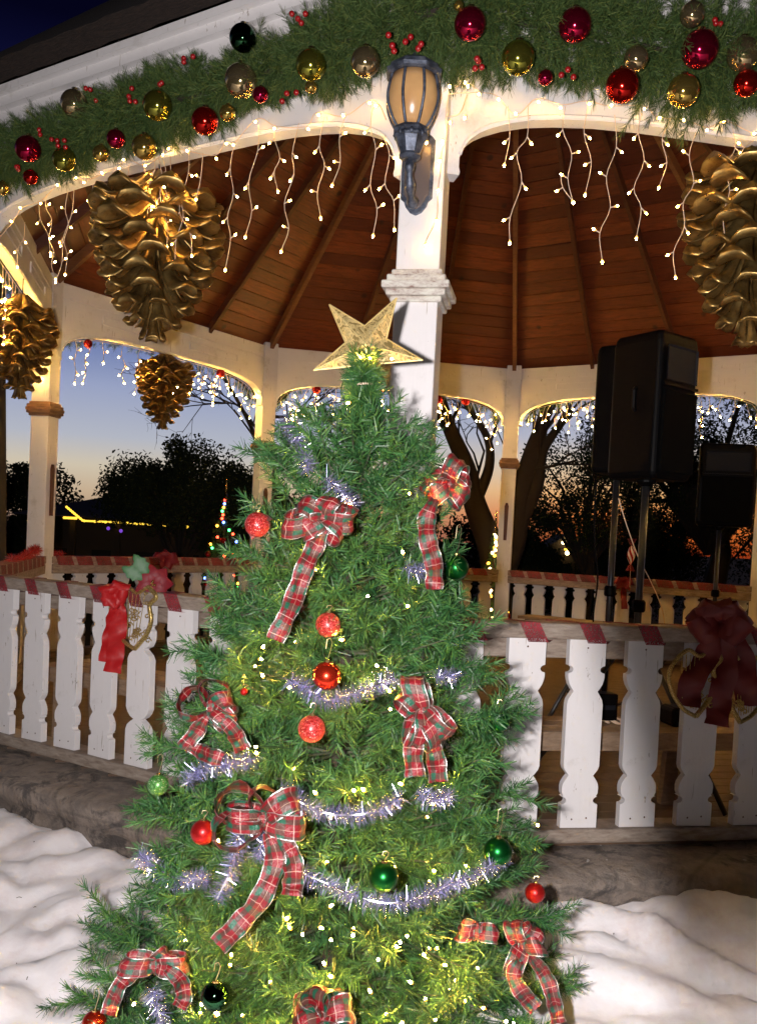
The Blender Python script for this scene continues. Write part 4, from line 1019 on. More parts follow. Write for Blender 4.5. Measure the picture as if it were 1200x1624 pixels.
# ------------------------------------------------------------------ lantern on the post
def lantern():
    A = P[0]; n = (P[0]-CEN).normalized(); u = Vector((-n.y, n.x, 0)); u = u if u.x > 0 else -u
    face = A+n*(PW/2)
    base_c = face+n*.006; pc = onpl(662, 278, face, n)
    t = thing('wall_lantern', pc, 'weathered dark iron lantern with bulging amber glass mounted high on the front post', 'lantern')
    w_ = .062; o = []
    shp = [(0, -.150), (.022, -.140), (.040, -.118), (.046, -.10), (.060, -.088), (.060, -.07), (.062, .125), (.05, .14), (.03, .155), (0, .16)]
    o = [(x, z) for x, z in shp]+[(-x, z) for x, z in reversed(shp[1:-1])]
    mb = MB(); mb.prism(o, Vector((pc.x, pc.y, pc.z)), u, (0, 0, 1), .014); mb.build('back_plate', M['iron'], t, bevel=.004)
    mb = MB(); mb.prism([(x*.78, z*.86) for x, z in o], Vector((pc.x, pc.y, pc.z))+n*.009, u, (0, 0, 1), .008); mb.build('plate_panel', mat('lantern plate', (.13, .105, .10), .5, .3), t, bevel=.003)
    ax = at(654, 170, (face+n*.165).y); ax = face+n*.165+u*0; 
    gx = onpl(654, 165, ax, n); X0 = Vector((gx.x, gx.y, 0))
    def Z(y): return at(654, y, gx.y).z
    zc, zg1, zg0, zb0 = Z(104), Z(122), Z(208), Z(250)
    H = zg1-zg0; r = 40/F*gx.y
    mb = MB(); prof = [(r*.52, zg0), (r*.78, zg0+H*.18), (r*.98, zg0+H*.42), (r*1.02, zg0+H*.6), (r*.95, zg0+H*.82), (r*.86, zg1)]
    mb.lathe(prof, X0, 32); mb.build('glass', M['amber'], t, smooth=True)
    for i in range(8):
        a = math.pi/8+i*math.pi/4; d = Vector((math.cos(a), math.sin(a), 0)); mb = MB(); mb.tube(catmull([X0+d*(pr_+.003)+Vector((0, 0, z)) for pr_, z in prof], 3), .0055, 6); mb.build('rib', M['iron'], t, smooth=True)
    mb = MB(); mb.lathe([(r*1.02, zg1-.004), (r*1.12, zg1), (r*1.15, zg1+.012), (r*1.02, zg1+.018), (r*.98, zg1+.032), (r*.6, zc+.012), (r*.2, zc+.03), (.004, zc+.045)], X0, 8, phase=math.pi/8); mb.build('lantern_roof', M['iron'], t)
    mb = MB(); mb.lathe([(r*.30, zb0-.01), (r*.46, zb0+.002), (r*.40, zb0+.012), (r*.62, zg0-.030), (r*.70, zg0-.022), (r*.64, zg0-.012), (r*.74, zg0-.004), (r*.70, zg0+.006)], X0, 8, phase=math.pi/8); mb.build('crown', M['iron'], t)
    for i in range(8):
        a = i*math.pi/4; d = Vector((math.cos(a), math.sin(a), 0)); mb = MB(); mb.lathe([(.002, -.01), (.010, 0), (.006, .01), (.002, .018)], X0+d*(r*.60)+Vector((0, 0, zg0-.02)), 8); mb.build('finial', M['iron'], t, smooth=True)
    arm = catmull([X0+Vector((0, 0, zb0)), X0+Vector((0, 0, zb0-.03)), X0-n*.015+Vector((0, 0, zb0-.07)), X0-n*.055+Vector((0, 0, zb0-.11)), X0-n*.11+Vector((0, 0, zb0-.125)), Vector((X0.x, X0.y, 0))-n*.15+Vector((0, 0, zb0-.10))], 5)
    mb = MB(); mb.tube(arm, [.016-.004*math.sin(i*.9) for i in range(len(arm))], 8); mb.build('arm', M['iron'], t, smooth=True)
    for s_, c_ in ((1, .0), (-1, .035)):
        sc = [X0-n*(.05+c_)+Vector((0, 0, zb0-.075-c_*.8))+(n*math.cos(a)*s_+Vector((0, 0, 1))*math.sin(a))*(.026*(1-a/9)) for a in np.linspace(0, 7, 24)]
        mb = MB(); mb.tube(sc, .0055, 6); mb.build('scroll', M['iron'], t, smooth=True)
def onpl(px, py, p, n):
    r = ray(px, py); o = Vector((0, 0, HC)); q = Vector((p[0], p[1], HC)); return o+r*((q-o).dot(n)/r.dot(n))
lantern()

# ------------------------------------------------------------------ speakers
def speaker(cx, cy, z0, h, w_, d, yaw, label, floor=ZF, pole_r=.018, tripod=True):
    t = thing('speaker', (cx, cy, z0), label, 'speaker', 'loudspeakers inside the gazebo')
    cs, sn = math.cos(yaw), math.sin(yaw)
    def q(x, y, z): return Vector((cx+x*cs-y*sn, cy+x*sn+y*cs, z0+z))
    # plan: rounded trapezoid, front at -y
    pl = []; f = w_/2; b = w_*.30; rr = .03
    for cxx, cyy, a0 in ((f-rr, -d/2+rr, -90), (b, d/2-rr, 10), (-b, d/2-rr, 90), (-f+rr, -d/2+rr, 180)):
        for i in range(5): a = R_(a0+i*(80 if abs(a0) != 90 or a0 > 0 else 90)/4); pl.append((cxx+rr*math.cos(a), cyy+rr*math.sin(a)))
    mb = MB(); n = len(pl); lev = [(.0, .90), (.015, .97), (.03, 1), (h-.05, 1), (h-.02, .97), (h-.004, .90), (h, .8)]
    vs = [q(x*s_, y*s_, z) for z, s_ in lev for x, y in pl]; m = len(lev)
    mb.add(vs, [(i*n+k, i*n+(k+1) % n, (i+1)*n+(k+1) % n, (i+1)*n+k) for i in range(m-1) for k in range(n)]+[tuple(range(n-1, -1, -1)), tuple((m-1)*n+k for k in range(n))])
    mb.build('cabinet', M['black'], t, smooth=False, bevel=.003)
    yf = -d/2-.004; fx = Vector((cs, sn, 0)); fy = Vector((-sn, cs, 0))
    mb = MB(); o = [(-f*.86, .03), (f*.86, .03), (f*.86, h*.60), (-f*.86, h*.60)]; mb.prism(o, q(0, yf-.003, 0), fx, (0, 0, 1), .018); mb.build('grille', M['grille'], t, bevel=.006)
    # horn: flared mouth
    mb = MB(); mo = []; 
    mouth = [(-f*.78, h*.66), (f*.78, h*.66), (f*.78, h*.90), (-f*.78, h*.90)]; thr = [(-f*.16, h*.755), (f*.16, h*.755), (f*.16, h*.805), (-f*.16, h*.805)]
    vs = [q(x, yf-.012, z) for x, z in mouth]+[q(x*.94, yf-.002, h*.78+(z-h*.78)*.9) for x, z in mouth]+[q(x, yf-.0005, z) for x, z in thr]
    mb.add(vs, [(a, (a+1) % 4, 4+(a+1) % 4, 4+a) for a in range(4)]+[(4+a, 4+(a+1) % 4, 8+(a+1) % 4, 8+a) for a in range(4)]+[(8, 9, 10, 11)]); mb.build('horn', M['horn'], t)
    mb = MB(); mb.box(q(0, yf-.004, h*.635), (w_*.88, .012, .012), fx, fy); mb.build('trim', M['black'], t)
    hd = MB(); hd.tube([q(-f*.98, -.02, h*.62), q(-f*1.06, -.02, h*.60), q(-f*1.06, -.02, h*.48), q(-f*.98, -.02, h*.46)], .010, 6); hd.build('handle', M['black'], t)
    if tripod:
        s_ = thing('speaker_stand', (cx, cy, floor), label.replace('speaker', 'tripod stand under the speaker', 1) if False else 'tripod stand carrying the '+label.split(',')[0], 'speaker stand', 'tripod speaker stands')
        mb = MB(); mb.tube([(cx, cy, floor+.25), (cx, cy, z0+.03)], pole_r, 10); mb.build('pole', M['steel'], s_, smooth=True)
        mb = MB(); mb.lathe([(pole_r*1.6, 0), (pole_r*1.9, .01), (pole_r*1.9, .05), (pole_r*1.5, .06)], (cx, cy, (floor+z0)/2+.12), 12); mb.build('collar', M['black'], s_)
        mb = MB(); mb.lathe([(pole_r*1.3, 0), (pole_r*2.6, .02), (pole_r*2.6, .035)], (cx, cy, z0-.03), 12); mb.build('top_cup', M['black'], s_)
        for i in range(3):
            a = yaw+.5+i*2.094; d_ = Vector((math.cos(a), math.sin(a), 0)); mb = MB(); c0 = Vector((cx, cy, floor+.78)); mb.tube([c0+d_*.03, Vector((cx, cy, floor+.02))+d_*.55], .013, 8); mb.build('leg', M['steel'], s_, smooth=True)
            mb = MB(); mb.tube([Vector((cx, cy, floor+.30))+d_*.02, Vector((cx, cy, floor+.40))+d_*.28], .009, 6); mb.build('brace', M['steel'], s_)
    return t
v = at(1024, 762, 4.6); v2 = at(1026, 535, 4.6); speaker(v.x, v.y, v.z, v2.z-v.z, .31, .31, R_(38), 'tall black speaker, nearest one, right of the white post')
v = at(978, 752, 5.25); v2 = at(980, 552, 5.25); speaker(v.x, v.y, v.z, v2.z-v.z, .27, .25, R_(60), 'second black speaker, mostly hidden behind the nearest one')
v = at(1140, 835, 7.9); v2 = at(1140, 706, 7.9); speaker(v.x, v.y, v.z, v2.z-v.z, .46, .36, R_(-8), 'dim black speaker at the far right, beyond the back railing gap')
# nearest stand leans a hair: cables
def cable(pts, r, m, label, cat='cable', name='cable'):
    mb = MB(); mb.tube(catmull(pts, 6), r, 5); o = mb.build(name, m, None, smooth=True, origin=pts[0]); tag(o, label, cat)
cable([at(980, 790, 4.7), at(992, 830, 4.7), at(1012, 885, 4.75), at(1030, 920, 4.8), at(1050, 970, 4.8), at(1058, 1040, 4.8)], .0028, M['wire_white'], 'pale cable hanging from the nearest speaker down past the railing')
cable([at(944, 760, 5.1), at(942, 850, 5.1), at(947, 920, 5.1), at(940, 985, 5.1), at(950, 1060, 5.1)], .005, M['black'], 'black cable hanging beside the second speaker')
cable([bp(0, 1.0+.05*math.cos(a*1.3)+.012*a, -.33+.035*math.sin(a*1.7), .525+.012*(a % 2)) for a in np.linspace(0, 13, 26)], .0045, M['wire_white'], 'coil of white cable lying on the right bench behind the balusters')
def ampbox():
    c = bp(0, 1.02, -.34, .60); A, u, n = bay(0); t = thing('power_box', c-Vector((0, 0, .08)), 'small dark power box on the right bench among cables', 'power box')
    mb = MB(); mb.box(c, (.12, .09, .12), u, n); mb.build('case', M['black'], t, bevel=.008); mb = MB(); mb.box(c+n*.047, (.09, .006, .02), u, n); mb.build('socket', M['horn'], t)
    mb = MB(); mb.box(bp(0, 1.45, -.34, .56), (.22, .14, .09), u, n); b = mb.build('cable_bag', M['black'], None, bevel=.02, origin=bp(0, 1.45, -.34, .52)); tag(b, 'black cable bag on the right bench, right of the power box', 'bag')
ampbox()
# ------------------------------------------------------------------ ribbon wound round the rails
def rail_ribbon(k, t0, t1, pitch, wd, label, m):
    A, u, n = bay(k); hw, hh = .0705, (ZRT-ZBT)/2+.003; zc = (ZRT+ZBT)/2; per = [(-hw, hh), (hw, hh), (hw, -hh-.004), (-hw, -hh-.004)]
    Ls = [2*hw, 2*hh, 2*hw, 2*hh]; tot = sum(Ls); root = None; turn = 0; t = t0
    root = thing('rail_ribbon', bp(k, (t0+t1)/2, 0, ZRT), label, 'ribbon', 'red ribbon wound round the railings')
    while t < t1:
        mb = MB(); acc = 0; vs = []
        for i in range(5):
            o_, z_ = per[i % 4]; tt = t+pitch*acc/tot; sag = -.006 if i in (2, 3) else 0
            vs += [bp(k, tt-wd/2, o_, zc+z_+sag), bp(k, tt+wd/2, o_, zc+z_+sag)]
            if i < 4: acc += Ls[i]
        # subdivide the faces a little for a soft sag
        mb.add(vs, [(2*i, 2*i+1, 2*i+3, 2*i+2) for i in range(4)]); mb.build('wrap', m, root); t += pitch
rail_ribbon(0, .16, S-.2, .252, .085, 'red mesh ribbon spiralled round the right front rail like a candy cane', M['redsheer'])
rail_ribbon(7, .1, S-.25, .252, .085, 'red mesh ribbon spiralled round the left front rail like a candy cane', M['redsheer'])
for k, lb in ((6, 'left side'), (5, 'back left'), (4, 'middle back'), (3, 'back right')):
    rail_ribbon(k, .12, S-.22, .215, .17, 'red ribbon wrapped closely round the '+lb+' rail', M['redsheer'])
tinsel_piece([bp(6, t, -.02, 1.03+.03*math.sin(t*4)) for t in np.linspace(.25, 1.5, 8)], 'red tinsel garland lying on the left side rail at the left edge', per_m=1600, grp=None, m=M['redtinsel'], name='red_tinsel', len_=.05, wd=.004)
tinsel_piece([bp(5, t, .0, 1.02) for t in np.linspace(S-.25, S-.02, 5)], 'red tinsel wound at the post end of the back left rail', per_m=1600, grp=None, m=M['redtinsel'], name='red_tinsel', len_=.04, wd=.004)

# ------------------------------------------------------------------ left railing decoration
k7 = lambda x, y, o=.10: onbay(x, y, 7, o)
bow('red_bow', k7(182, 945, .12), [(125, .075, .03, 10, 0), (65, .085, .03, -10, 0), (180, .065, .028, 20, 0), (5, .06, .028, -20, 0), (225, .06, .025, 0, 0), (-40, .05, .02, 0, 0)],
    [[k7(186, 955), k7(182, 985), k7(176, 1015), k7(170, 1050)], [k7(190, 955), k7(188, 990), k7(184, 1030), k7(178, 1066)]], .075, M['redvelvet'], 'bright red bow with a long tail tied to the left front rail', tailw=.085)
def harp(P2, name, label, m, sc=1.0):
    """P2(x,y)->world ; golden lyre: two curved arms, yoke, filigree scrolls and strings"""
    c = P2(0, 0); t = thing(name, c, label, 'ornament', 'gold harps on the front rails')
    mb = MB(); mb.tube(catmull([P2(-.06, .16), P2(-.10, .08), P2(-.085, -.02), P2(-.03, -.11), P2(.03, -.15)], 5), .009, 7); mb.build('arm', m, t, smooth=True)
    mb = MB(); mb.tube(catmull([P2(.085, .20), P2(.125, .15), P2(.095, .10), P2(.105, .02), P2(.085, -.06), P2(.03, -.15)], 5), .011, 7); mb.build('arm', m, t, smooth=True)
    mb = MB(); mb.tube(catmull([P2(-.06, .16), P2(-.02, .19), P2(.03, .16), P2(.085, .20)], 5), .009, 7); mb.build('yoke', m, t, smooth=True)
    for i in range(7):
        f = i/6; a = P2(-.05+.12*f, .165); b = P2(-.035+.075*f, -.09-.03*f); mb = MB(); mb.tube([a, b], .0018, 4); mb.build('string', m, t)
    rg = random.Random(4)
    for i in range(26):
        x0, y0 = rg.uniform(.0, .10), rg.uniform(-.10, .17); r0 = rg.uniform(.010, .020); s_ = rg.choice((-1, 1)); mb = MB()
        mb.tube([P2(x0+r0*(1-a/9)*math.cos(a*s_), y0+r0*(1-a/9)*math.sin(a*s_)) for a in np.linspace(0, 6.5, 14)], .0028, 5); mb.build('scroll', m, t, smooth=True)
A7, u7, n7 = bay(7); hc_ = k7(206, 985, .07)
harp(lambda x, y: hc_+u7*x*1.35+Vector((0, 0, y*.85)), 'gold_harp', 'gold glitter harp ornament behind the red bow on the left front rail', M['glit_gold'])
def poinsettia(c, label, r=.085, rose=True):
    t = thing('poinsettia', c, label, 'flower'); nv = (Vector((0, 0, HC))-c).normalized(); rx = nv.cross(Vector((0, 0, 1))).normalized()*-1; uz = rx.cross(nv)*-1
    if uz.z < 0: uz = -uz
    for ring, (n_, R1, tl) in enumerate(((7, r, .15), (6, r*.75, .5), (5, r*.5, .9))):
        for i in range(n_):
            a = 2*math.pi*i/n_+ring*.4; d = rx*math.cos(a)+uz*math.sin(a); s_ = nv.cross(d); mb = MB(); vs = []
            for j in range(7):
                f = j/6; wq = R1*.38*math.sin(math.pi*min(1, f*.92+.06)); p = c+d*(R1*f)+nv*(tl*R1*f*.6+.004*ring-.35*R1*f*f)
                vs += [p-s_*wq-nv*wq*.3, p, p+s_*wq-nv*wq*.3]
            mb.add(vs, [(3*j+q, 3*j+q+1, 3*j+q+4, 3*j+q+3) for j in range(6) for q in (0, 1)]); mb.build('petal', M['poinsettia'], t, smooth=True)
    for i, a in enumerate((2.2, 2.7)):
        d = rx*math.cos(a)+uz*math.sin(a); s_ = nv.cross(d); mb = MB(); vs = []
        for j in range(9):
            f = j/8; wq = r*.42*math.sin(math.pi*min(1, f*.95+.04))*(1 if j % 2 else .72); p = c-nv*.01+d*(r*.5+r*1.3*f); vs += [p-s_*wq, p+nv*.006, p+s_*wq]
        mb.add(vs, [(3*j+q, 3*j+q+1, 3*j+q+4, 3*j+q+3) for j in range(8) for q in (0, 1)]); mb.build('leaf', M['leaf'], t, smooth=True)
    for i in range(5): sphere_mb(c+nv*.02+rx*RNG.uniform(-.01, .01)+uz*RNG.uniform(-.01, .01), .006, 10).build('bead', M['cap_gold'], t)
poinsettia(k7(244, 925, .04), 'red poinsettia with a green leaf standing on the left front rail beside the red bow', .09)
q = onbay(262, 888, 5, -.06); bow('red_bow', q, [(160, .14, .05, 10, 0), (20, .14, .05, -10, 0), (110, .1, .04, 0, 0), (70, .1, .04, 0, 0), (215, .1, .04, 0, 0), (-30, .1, .04, 0, 0)], [], .10, M['poinsettia'], 'dark red bow on the back left rail, beyond the poinsettia')
# right railing decoration (dim)
k0 = lambda x, y, o=.12: onbay(x, y, 0, o)
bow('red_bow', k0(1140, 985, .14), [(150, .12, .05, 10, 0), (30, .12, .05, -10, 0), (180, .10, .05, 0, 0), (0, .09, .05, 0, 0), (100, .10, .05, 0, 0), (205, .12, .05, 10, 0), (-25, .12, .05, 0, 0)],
    [[k0(1135, 1000), k0(1120, 1040), k0(1095, 1085), k0(1090, 1120)], [k0(1150, 1000), k0(1150, 1060), k0(1140, 1110), k0(1135, 1150)], [k0(1165, 1000), k0(1180, 1060), k0(1185, 1120)]], .11, M['shadebow'], 'big red bow darkened for shade on the right front rail at the right edge', tailw=.10)
A0, u0, n0 = bay(0); h0 = k0(1095, 1090, .10)
harp(lambda x, y: h0+u0*(x*1.0)+Vector((0, 0, y*.8)), 'gold_harp', 'gold harp ornament in shadow under the big red bow, left of its tails', M['glit_gold'])
h1 = k0(1185, 1100, .10)
harp(lambda x, y: h1-u0*(x*.9)+Vector((0, 0, y*.8)), 'gold_harp', 'gold harp ornament in shadow at the right edge of the photo', M['glit_gold'])

# wrapped candy on the back rail
def candy():
    c = onbay(1000, 880, 3, -.12); t = thing('candy_ornament', c, 'red and white wrapped candy ornament above the back right rail', 'candy ornament')
    mb = MB(); r = .045; 
    red, wh = MB(), MB(); n = 10; prof = [(r*math.sin(math.pi*(j+.6)/7.2)*1.0, (.5-j/6)*.19) for j in range(7)]
    for s_ in range(n):
        tgt = red if s_ % 2 else wh; vs = []
        for j, (rr, z) in enumerate(prof):
            for e in (0, 1): a = 2*math.pi*(s_+e)/n+j*.35; vs.append(c+Vector((rr*math.cos(a), rr*math.sin(a), z)))
        tgt.add(vs, [(2*j, 2*j+1, 2*j+3, 2*j+2) for j in range(6)])
    red.build('red_stripes', M['redvelvet'], t, smooth=True); wh.build('white_stripes', mat('white candy', (.8, .78, .78), .35), t, smooth=True)
    for z, s_ in ((.10, 1), (-.10, -1)):
        mb = MB(); mb.lathe([(.008, 0), (.03, .03*s_), (.05, .075*s_)] if s_ > 0 else [(.05, -.075), (.03, -.03), (.008, 0)], c+Vector((0, 0, z)), 9); mb.build('wrapper_end', M['redsheer'], t)
    mb = MB(); mb.tube([c+Vector((0, 0, .1)), Vector((c.x, c.y, c.z-.35))-Vector((0, .02, 0))], .004, 4); mb.build('stick', M['wire_white'], t)
candy()
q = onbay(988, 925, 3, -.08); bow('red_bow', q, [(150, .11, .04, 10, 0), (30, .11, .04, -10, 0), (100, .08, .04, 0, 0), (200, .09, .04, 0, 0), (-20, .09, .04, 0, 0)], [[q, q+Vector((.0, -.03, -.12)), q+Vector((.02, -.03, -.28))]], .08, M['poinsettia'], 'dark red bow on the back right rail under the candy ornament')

# ------------------------------------------------------------------ beyond the gazebo
def hori(px, Y): v = at(px, 900, Y); return v.x
def tube_tree(name, base_, segs, label, grp=None, cat='tree', twigs=0, seed=1, tw_len=1.0, leaves=None, leafm=None):
    t = thing(name, base_, label, cat, grp); rg = random.Random(seed); tips = []
    for i, (pts, r0, r1) in enumerate(segs):
        pts = catmull(pts, 5); mb = MB(); n = len(pts); mb.tube(pts, [r0+(r1-r0)*j/(n-1) for j in range(n)], 7); mb.build('trunk' if i == 0 else 'limb', M['bark'], t, smooth=True); tips += [(pts[int(n*f)], (pts[min(n-1, int(n*f)+1)]-pts[int(n*f)-1]).normalized(), r1) for f in (.5, .65, .8, .93)]
    if twigs:
        mb = MB(); 
        def rec(p, d, l_, r, dep):
            q = p+d*l_*.5+Vector((rg.uniform(-.1, .1), rg.uniform(-.1, .1), rg.uniform(-.1, .1)))*l_; e = q+(d+Vector((rg.uniform(-.4, .4), rg.uniform(-.4, .4), rg.uniform(-.3, .3)))).normalized()*l_*.5
            mb.tube([p, q, e], [r, r*.8, r*.55], 3, cap=False)
            if dep:
                for _ in range(2 if dep > 1 else 3): rec(q.lerp(e, rg.random()), (d+Vector((rg.uniform(-.9, .9), rg.uniform(-.9, .9), rg.uniform(-.7, .6)))).normalized(), l_*.68, r*.6, dep-1)
        for p, d, r in tips:
            for _ in range(twigs): rec(p, (d+Vector((rg.uniform(-.8, .8), rg.uniform(-.8, .8), rg.uniform(-.6, .6)))).normalized(), tw_len*rg.uniform(.7, 1.2), max(.012, r*.5), 3)
        mb.build('twigs', M['bark'], t)
    return t
def leafy(name, x, Y, top, wd, label, seed, low=.3, n=9000, leaf=.10, grp='dark trees behind the gazebo', cat='tree', dome=True, gaps=.0, cb_=.35):
    """trunk with limbs and a crown of leaf-sized faces"""
    rg = np.random.default_rng(seed); H = top-ZG; t = thing(name, (x, Y, ZG), label, cat, grp); rr = random.Random(seed)
    mb = MB(); base_ = Vector((x, Y, ZG)); mb.tube([base_, base_+Vector((.05*wd, 0, H*.3)), base_+Vector((0, 0, H*.6))], [.05*wd, .035*wd, .015*wd], 7); mb.build('trunk', M['bark'], t)
    cl = []
    for i in range(60):
        a = rr.uniform(0, 6.28); r = wd/2*math.sqrt(rr.random())*.95; zz = low+(1-low)*rr.random()*(math.sqrt(max(.02, 1-(r/(wd/2))**2)) if dome else 1)*.95
        c = base_+Vector((r*math.cos(a), r*math.sin(a), H*zz)); cl.append((c, rr.uniform(.08, .17)*wd))
        if i % 2 == 0: m2 = MB(); m2.tube([base_+Vector((0, 0, H*.3)), (base_+Vector((0, 0, H*.5))).lerp(c, .5), c], [.018*wd, .01*wd, .004*wd], 5); m2.build('limb', M['bark'], t)
    k = rg.integers(0, len(cl), n); C_ = np.array([c[:] for c, r in cl])[k]; Rr = np.array([r for c, r in cl])[k]
    d = rg.normal(size=(n, 3)); d /= np.linalg.norm(d, axis=1)[:, None]; p = C_+d*(Rr*rg.uniform(.2, 1.15, n)**.7)[:, None]
    a = rg.normal(size=(n, 3)); b = rg.normal(size=(n, 3)); a *= leaf/2/np.linalg.norm(a, axis=1)[:, None]; b *= leaf/2/np.linalg.norm(b, axis=1)[:, None]
    V = np.stack([p-a, p+b*.6, p+a, p-b*.6], 1).reshape(-1, 3); npmesh('crown', V, np.arange(4*n).reshape(-1, 4), M['dark_tree'], t)
    return t
def zat(py, px, Y): return at(px, py, Y).z
leafy('mesquite_tree', hori(285, 16.5), 16.5, zat(703, 285, 16.5), 2.75, 'broad round dark tree behind the gazebo, seen through the back left arch', 5, .62, 30000, .075)
leafy('mesquite_tree', hori(385, 17), 17, zat(735, 385, 17), 2.0, 'dark tree right of the broad round one, behind the back left post', 6, .5, 16000, .08)
leafy('mesquite_tree', hori(50, 24), 24, zat(712, 50, 24), 2.6, 'dark bushy tree behind the left gazebo post', 7, .1, 16000, .13)
leafy('mesquite_tree', hori(-60, 28), 28, zat(700, -60, 28), 4.0, 'dark tree beyond the left edge of the gazebo', 17, .2, 14000, .15)
leafy('pine_tree', hori(1120, 20), 20, zat(560, 1120, 20), 6.0, 'large dark tree filling the back right arch behind the dim speaker', 8, .42, 34000, .08)
leafy('pine_tree', hori(1260, 22), 22, zat(520, 1260, 22), 6.0, 'large dark tree at the right edge behind the gazebo', 18, .2, 24000, .10)
leafy('pine_tree', hori(1010, 24), 24, zat(770, 1010, 24), 3.4, 'dark tree directly behind the speaker stand', 9, .12, 40000, .085)
leafy('pine_tree', hori(850, 22), 22, zat(800, 850, 22), 1.9, 'small dark round tree right of the back post', 10, .1, 22000, .09)
leafy('pine_tree', hori(925, 17), 17, zat(640, 925, 17), 2.6, 'dark tree with drooping foliage left of the speakers', 11, .45, 14000, .07)
leafy('shrub', hori(560, 30), 30, zat(790, 560, 30), 6.0, 'dark hedge-like tree row hidden behind the decorated tree', 12, .05, 7000, .16)
leafy('shrub', hori(700, 28), 28, zat(800, 700, 28), 4.0, 'dark shrub behind the white post', 13, .05, 7000, .16)
Yb = 14.5
tube_tree('cottonwood_tree', (hori(785, Yb), Yb, ZG), [([Vector((hori(782, Yb), Yb, ZG)), at(785, 960, Yb), at(780, 880, Yb), at(752, 800, Yb), at(738, 740, Yb), at(705, 660, Yb), at(680, 560, Yb)], .30, .07),
    ([at(782, 930, Yb), at(812, 860, Yb), at(822, 790, Yb), at(842, 720, Yb), at(862, 660, Yb), at(880, 560, Yb)], .24, .07), ([at(752, 800, Yb), at(775, 740, Yb), at(770, 690, Yb), at(730, 630, Yb)], .10, .04), ([at(812, 850, Yb), at(850, 770, Yb), at(860, 715, Yb), at(905, 650, Yb)], .14, .05), ([at(822, 790, Yb), at(805, 720, Yb), at(800, 660, Yb)], .10, .03)],
    'large bare cottonwood with a forked trunk right behind the back post', twigs=2, seed=4, tw_len=1.1)
tube_tree('bare_tree', (hori(345, 13), 13, ZG), [([Vector((hori(430, 13), 13, ZG)), at(430, 800, 13), at(420, 700, 13), at(400, 560, 13)], .11, .04), ([at(425, 740, 13), at(390, 660, 13), at(350, 590, 13), at(320, 540, 13)], .035, .012), ([at(420, 700, 13), at(380, 645, 13), at(345, 640, 13)], .02, .008), ([at(415, 660, 13), at(470, 610, 13), at(520, 560, 13)], .04, .015), ([at(415, 660, 13), at(460, 660, 13), at(500, 640, 13)], .03, .01)],
    'thin bare tree with fine twigs over the dusk sky behind the back left post', twigs=2, seed=9, tw_len=.7)
tube_tree('bare_tree', (hori(1, 9.5), 9.5, ZG), [([Vector((hori(-4, 9.5), 9.5, ZG)), at(-4, 880, 9.5), at(-3, 700, 9.5), at(-4, 400, 9.5)], .10, .08)], 'dark upright trunk at the left edge of the photo beyond the gazebo', twigs=0)
# far building with rope lights along its roof edge
def building(x0, x1, Y, ytop, yfloor, label, strips, seed):
    a = at(x0, ytop, Y); b = at(x1, ytop, Y); t = thing('building', ((a.x+b.x)/2, Y+3, ZG), label, 'building')
    w_ = b.x-a.x; mb = MB(); mb.box(((a.x+b.x)/2, Y+3, (a.z+ZG)/2-.2), (w_, 6, a.z-ZG-.4)); mb.build('wall', mat('dark plaster', (.035, .026, .02), .95), t)
    mb = MB(); z = a.z-.4; mb.add([(a.x-.4, Y-.5, z), (b.x+.4, Y-.5, z), (b.x+.4, Y+6.5, z), (a.x-.4, Y+6.5, z), (a.x+.6, Y+3, z+.55), (b.x-.6, Y+3, z+.55)], [(0, 1, 5, 4), (1, 2, 5), (2, 3, 4, 5), (3, 0, 4), (0, 3, 2, 1)]); mb.build('roof', mat('dark roof', (.06, .045, .04), .9), t)
    for i in range(6):
        x = a.x+w_*(i+.5)/6; mb = MB(); mb.box((x, Y-.01, (ZG+z)/2-.2), (w_*.07, .05, 1.0)); mb.build('window' if i % 2 else 'door', mat('dark window', (.02, .02, .02), .2), t)
        mb = MB(); mb.box((x+w_/12, Y-.45, (ZG+z)/2), (.10, .10, z-ZG)); mb.build('porch_post', M['bark'], t)
    for s_ in strips:
        u_ = thing('rope_light', at(*s_[0], Y-.6), s_[-1], 'rope light', 'rope lights on the far building'); m_ = MB(); m_.tube([at(*p, Y-.6) for p in s_[:-1]], .018, 6); m_.build('tube', M['strip'], u_)
        p, q_ = s_[0], s_[-2]
        for i in range(9): v = at(p[0]+(q_[0]-p[0])*i/8, p[1]+(q_[1]-p[1])*i/8, Y-.66); c_ = sphere_mb(v, .026, 8).build('bulb', M['strip'], u_)
building(60, 480, 18.5, 785, 900, 'low dark building with yellow rope lights on its eaves, beyond the back left arch', [[(134, 826), (200, 829), (268, 834), 'long yellow rope light along the eave of the far building'], [(106, 804), (131, 825), 'short slanted yellow rope light on the gable of the far building'], [(282, 835), (322, 837), 'rope light section right of the gap'], [(102, 821), (121, 822), 'tiny rope light section left under the gable'], [(384, 836), (396, 837), 'tiny rope light section seen left of the plaid bow']], 2)
for x, y, s_ in ((172, 838, .1), (192, 842, .13)):
    v = at(x, y, 17.8); o = sphere_mb(v, .035, 10).build('porch_lamp', M['purple'], None, origin=v); tag(o, 'dim purple light under the eave of the far building', 'lamp', 'purple porch lights')
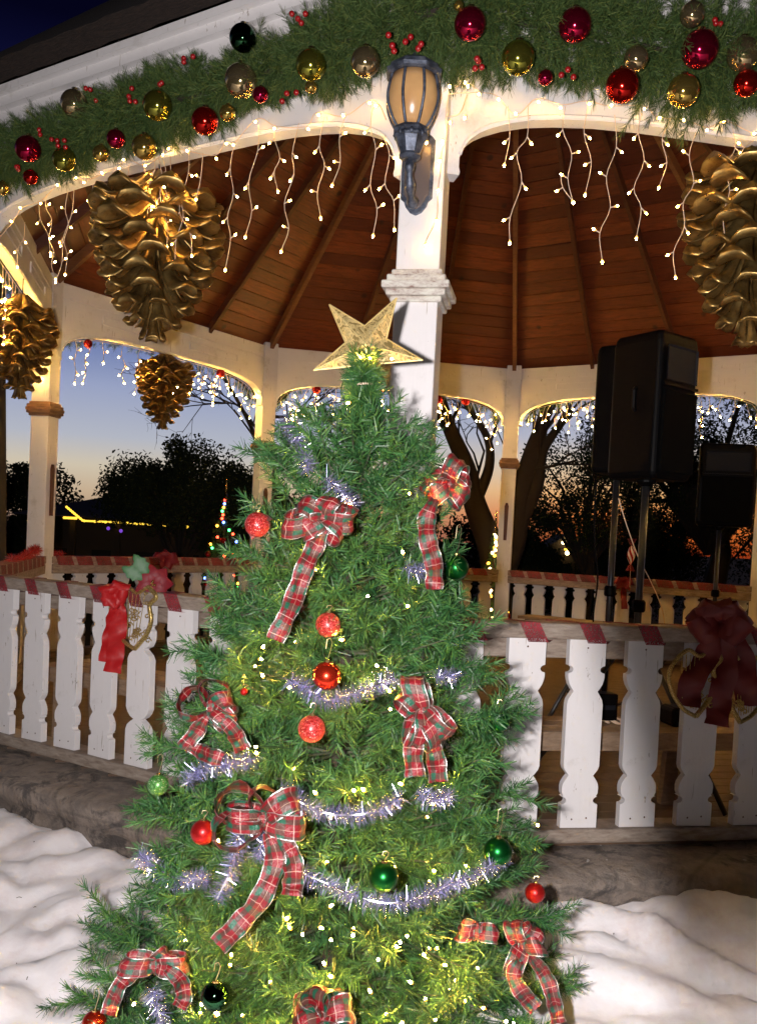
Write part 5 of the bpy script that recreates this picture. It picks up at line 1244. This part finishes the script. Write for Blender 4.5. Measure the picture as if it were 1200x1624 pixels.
def gable(x, y, label):
    t = thing('lit_house', at(x, y, 55), label, 'house', None); a = at(x-18, 872, 55); b = at(x+45, 872, 55); mb = MB(); mb.box(((a.x+b.x)/2, 57, (a.z+ZG)/2), (b.x-a.x, 4, a.z-ZG)); mb.build('wall', M['bark'], t)
    mb = MB(); mb.add([(a.x-.3, 54.8, a.z), (b.x+.3, 54.8, a.z), (b.x+.3, 59.2, a.z), (a.x-.3, 59.2, a.z), ((a.x+b.x)/2, 54.8, a.z+1), ((a.x+b.x)/2, 59.2, a.z+1)], [(0, 1, 4), (1, 2, 5, 4), (2, 3, 5), (3, 0, 4, 5), (0, 3, 2, 1)]); mb.build('roof', M['bark'], t)
    for px, py in ((858, 881), (899, 852), (899, 877), (893, 860), (906, 848)): sphere_mb(at(px, py, 54.6), .13, 8).build('lamp', M['b_white'], t)
    mb = MB(); mb.tube([at(894, 871, 54.6), at(942, 872, 54.6)], .06, 5); mb.build('eave_light', M['strip'], t)
gable(885, 868, 'small far house with a few yellow lights, between the back post and the speaker stand')
# two decorated trees outside
def lit_tree(px, Y, y0, hw, cols, label, nb, seed, bs=.02):
    x = at(px, 900, Y).x; zt = at(px, y0, Y).z; H = zt-ZG; t = thing('lit_christmas_tree', (x, Y, ZG), label, 'christmas tree', 'small lit christmas trees outside the gazebo'); W_ = hw/F*Y; rg = random.Random(seed)
    mb = MB(); mb.tube([(x, Y, ZG), (x, Y, zt)], [.04, .01], 6); mb.build('trunk', M['bark'], t)
    st = []; di = []; ln = []
    for i in range(700):
        f = rg.random()**.7; z = zt-H*f*.92; a = rg.uniform(0, 6.28); r = W_*f; st.append((x+r*.3*math.cos(a), Y+r*.3*math.sin(a), z)); di.append((math.cos(a), math.sin(a), .15)); ln.append(max(.05, r*.7*rg.uniform(.7, 1.1)))
    V, T = needle_soup(st, di, ln, 90, .05, .008); npmesh('needles', V, T, M['needle'], t)
    for i in range(nb):
        f = (i+.5)/nb; z = zt-H*f*.9; a = rg.uniform(3.3, 6.1); r = W_*f*rg.uniform(.7, 1.08); m = M[cols[i % len(cols)]]; c_ = Vector((x+r*math.cos(a), Y+r*math.sin(a), z)); sphere_mb(c_, bs, 8).build('light', m, t)
    for i in range(6):
        f = .3+.1*i; a = rg.uniform(3.4, 6); r = W_*f; sphere_mb(Vector((x+r*math.cos(a), Y+r*math.sin(a), zt-H*f)), bs*2.2, 12).build('ball', M['satin_red'], t, smooth=True)
    mb = MB(); mb.lathe([(.02, 0), (.035, .05), (.012, .12), (.02, .16), (.003, .34)], (x, Y, zt-.02), 8); mb.build('finial', M['cap_gold'], t)
lit_tree(353, 15, 790, 60, ['b_red', 'b_blue', 'b_orange', 'b_green', 'b_red'], 'small outdoor tree with red, blue and green lights, left of the big tree', 34, 2, .022)
lit_tree(782, 13, 845, 45, ['b_white', 'b_white', 'b_orange'], 'small outdoor tree with yellow lights and red balls, behind the middle back railing', 46, 5, .022)
